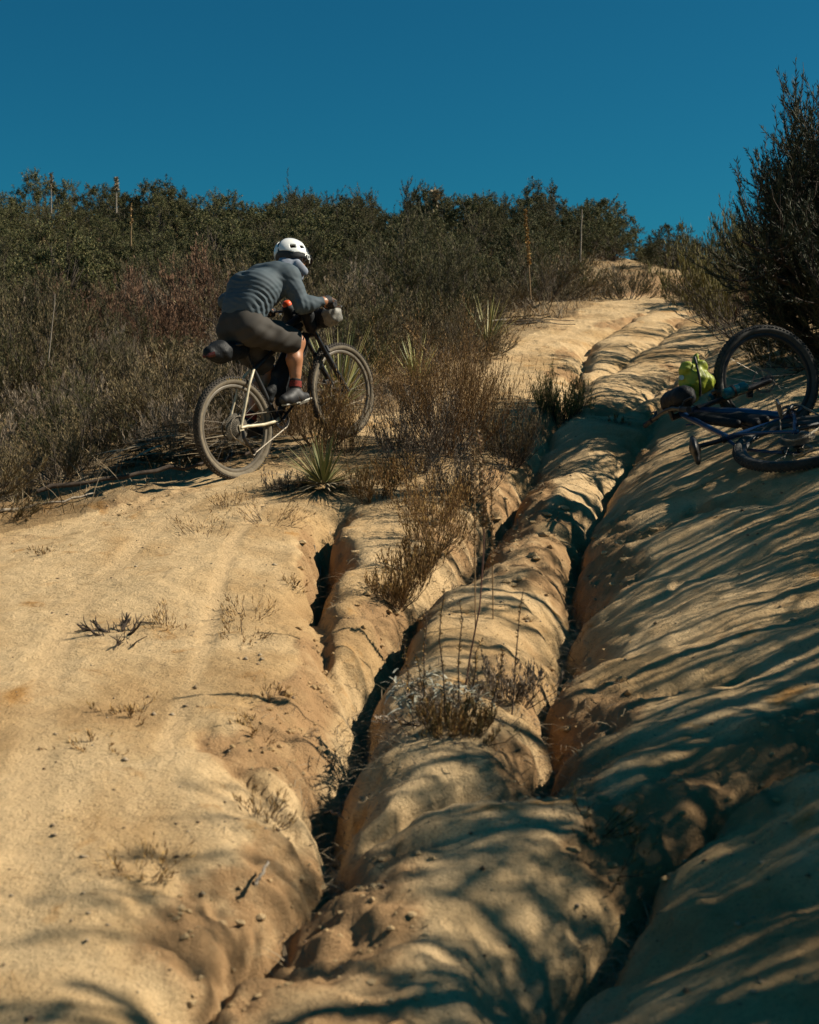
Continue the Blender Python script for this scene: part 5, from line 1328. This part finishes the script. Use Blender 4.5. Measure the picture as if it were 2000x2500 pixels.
VENTS = [(THC-.02, ELC+.62, .016, .010, -.25), (THC-.62, ELC+.80, .018, .007, -.5), (THC-1.15, ELC+.55, .012, .006, .2)]
hm = link('helmet', sdf_mesh('helmet', dome(0, -.028, .3), H-.17, H+.17, .0052), M['black'], person)
ca_ = np.empty(len(hm.data.vertices)*3, np.float32); hm.data.vertices.foreach_get('co', ca_); hm.data.vertices.foreach_set('co', (ca_.reshape(-1, 3)-np.array(O, np.float32)).ravel())
def white_cut(p, f_, s_, u_, d):
    th_, el_ = np.arctan2(np.abs(s_), f_+.012), np.arctan2(u_-.028, np.hypot(f_+.012, s_))
    return np.maximum(d, .12*np.maximum(np.maximum(th_-THC-.78+.3*np.abs(el_-ELC-.6), THC-1.02-th_+.2*np.abs(el_-ELC-.6))*np.cos(el_), ELC+.24+.22*np.abs(th_-THC+.1)-el_))
ws = link('helmet_shell', sdf_mesh('helmet_shell', dome(.005, -.02, .3, white_cut), H-.17, H+.17, .0045), M['white'], hm)
ca_ = np.empty(len(ws.data.vertices)*3, np.float32); ws.data.vertices.foreach_get('co', ca_); ws.data.vertices.foreach_set('co', (ca_.reshape(-1, 3)-np.array(O, np.float32)).ravel())
vz = MB(); n_ = 11; top, bot = [], []
for i in range(n_):
    a = -1.15+2.3*i/(n_-1)
    for j, (rf, rs, uu) in enumerate(((.128, .108, .062), (.175+.02*math.cos(a), .100, .045), )):
        top.append(hp(rf*math.cos(a*.9)-.012, rs*math.sin(a), uu+.012*math.cos(a)))
tv = np.array(top)-np.array(O); bv = tv-hup*.005; fcs = []
for i in range(n_-1):
    a = 2*i; fcs += [(a, a+1, a+3, a+2), (2*n_+a, 2*n_+a+2, 2*n_+a+3, 2*n_+a+1), (a+1, 2*n_+a+1, 2*n_+a+3, a+3), (a, a+2, 2*n_+a+2, 2*n_+a)]
vz.add(np.concatenate([tv, bv]), fcs); vz.build('visor', M['black'], hm)
st = MB()
for sg in (-1, 1):
    st.tube([hp(-.02, .100*sg, -.0)-np.array(O), hp(.0, .088*sg, -.06)-np.array(O), hp(.045, .055*sg, -.115)-np.array(O)], .006, 6, flat=.4); st.tube([hp(.05, .098*sg, .0)-np.array(O), hp(.02, .09*sg, -.05)-np.array(O)], .006, 6, flat=.4)
st.build('chin_strap', M['black'], hm)
gg = MB(); gg.tube([hp(.10*math.cos(a)+.0, .098*math.sin(a), .0)-np.array(O) for a in np.linspace(-1.25, 1.25, 14)], .017, 8, flat=.35); gg.build('sunglasses', M['blackmetal'], person)
# white lettering on the right side of the helmet, ahead of the white shell
cu = bpy.data.curves.new('helmet_lettering', 'FONT'); cu.body = 'POC'; cu.size = .052; cu.extrude = .0012; cu.offset = .0012; cu.align_x = 'CENTER'; cu.align_y = 'CENTER'
to = bpy.data.objects.new('tmp', cu); C.objects.link(to); bpy.context.view_layer.update()
me = bpy.data.meshes.new_from_object(to.evaluated_get(bpy.context.evaluated_depsgraph_get())); bpy.data.objects.remove(to)
tv = np.empty(len(me.vertices)*3, np.float32); me.vertices.foreach_get('co', tv); tv = tv.reshape(-1, 3)
# wrap onto the side of the shell: letters run forward, feet toward the rim
out_v = []
for x_, y_, z_ in tv:
    th = THC-1.30 - x_/.135; el_ = ELC+.48 + y_/.125
    r3 = np.array([.148, .118, .128])+.0025+z_
    out_v.append(hp(-.012+r3[0]*math.cos(el_)*math.cos(th), r3[1]*math.cos(el_)*math.sin(th), .028+r3[2]*math.sin(el_))-np.array(O))
me.vertices.foreach_set('co', np.array(out_v, np.float32).ravel()); me.update(); me.name = 'helmet_lettering'
link('helmet_lettering', me, M['white'], hm)
print('head px', proj(*H), 'right of head', proj(*hp(0, .1, 0)))
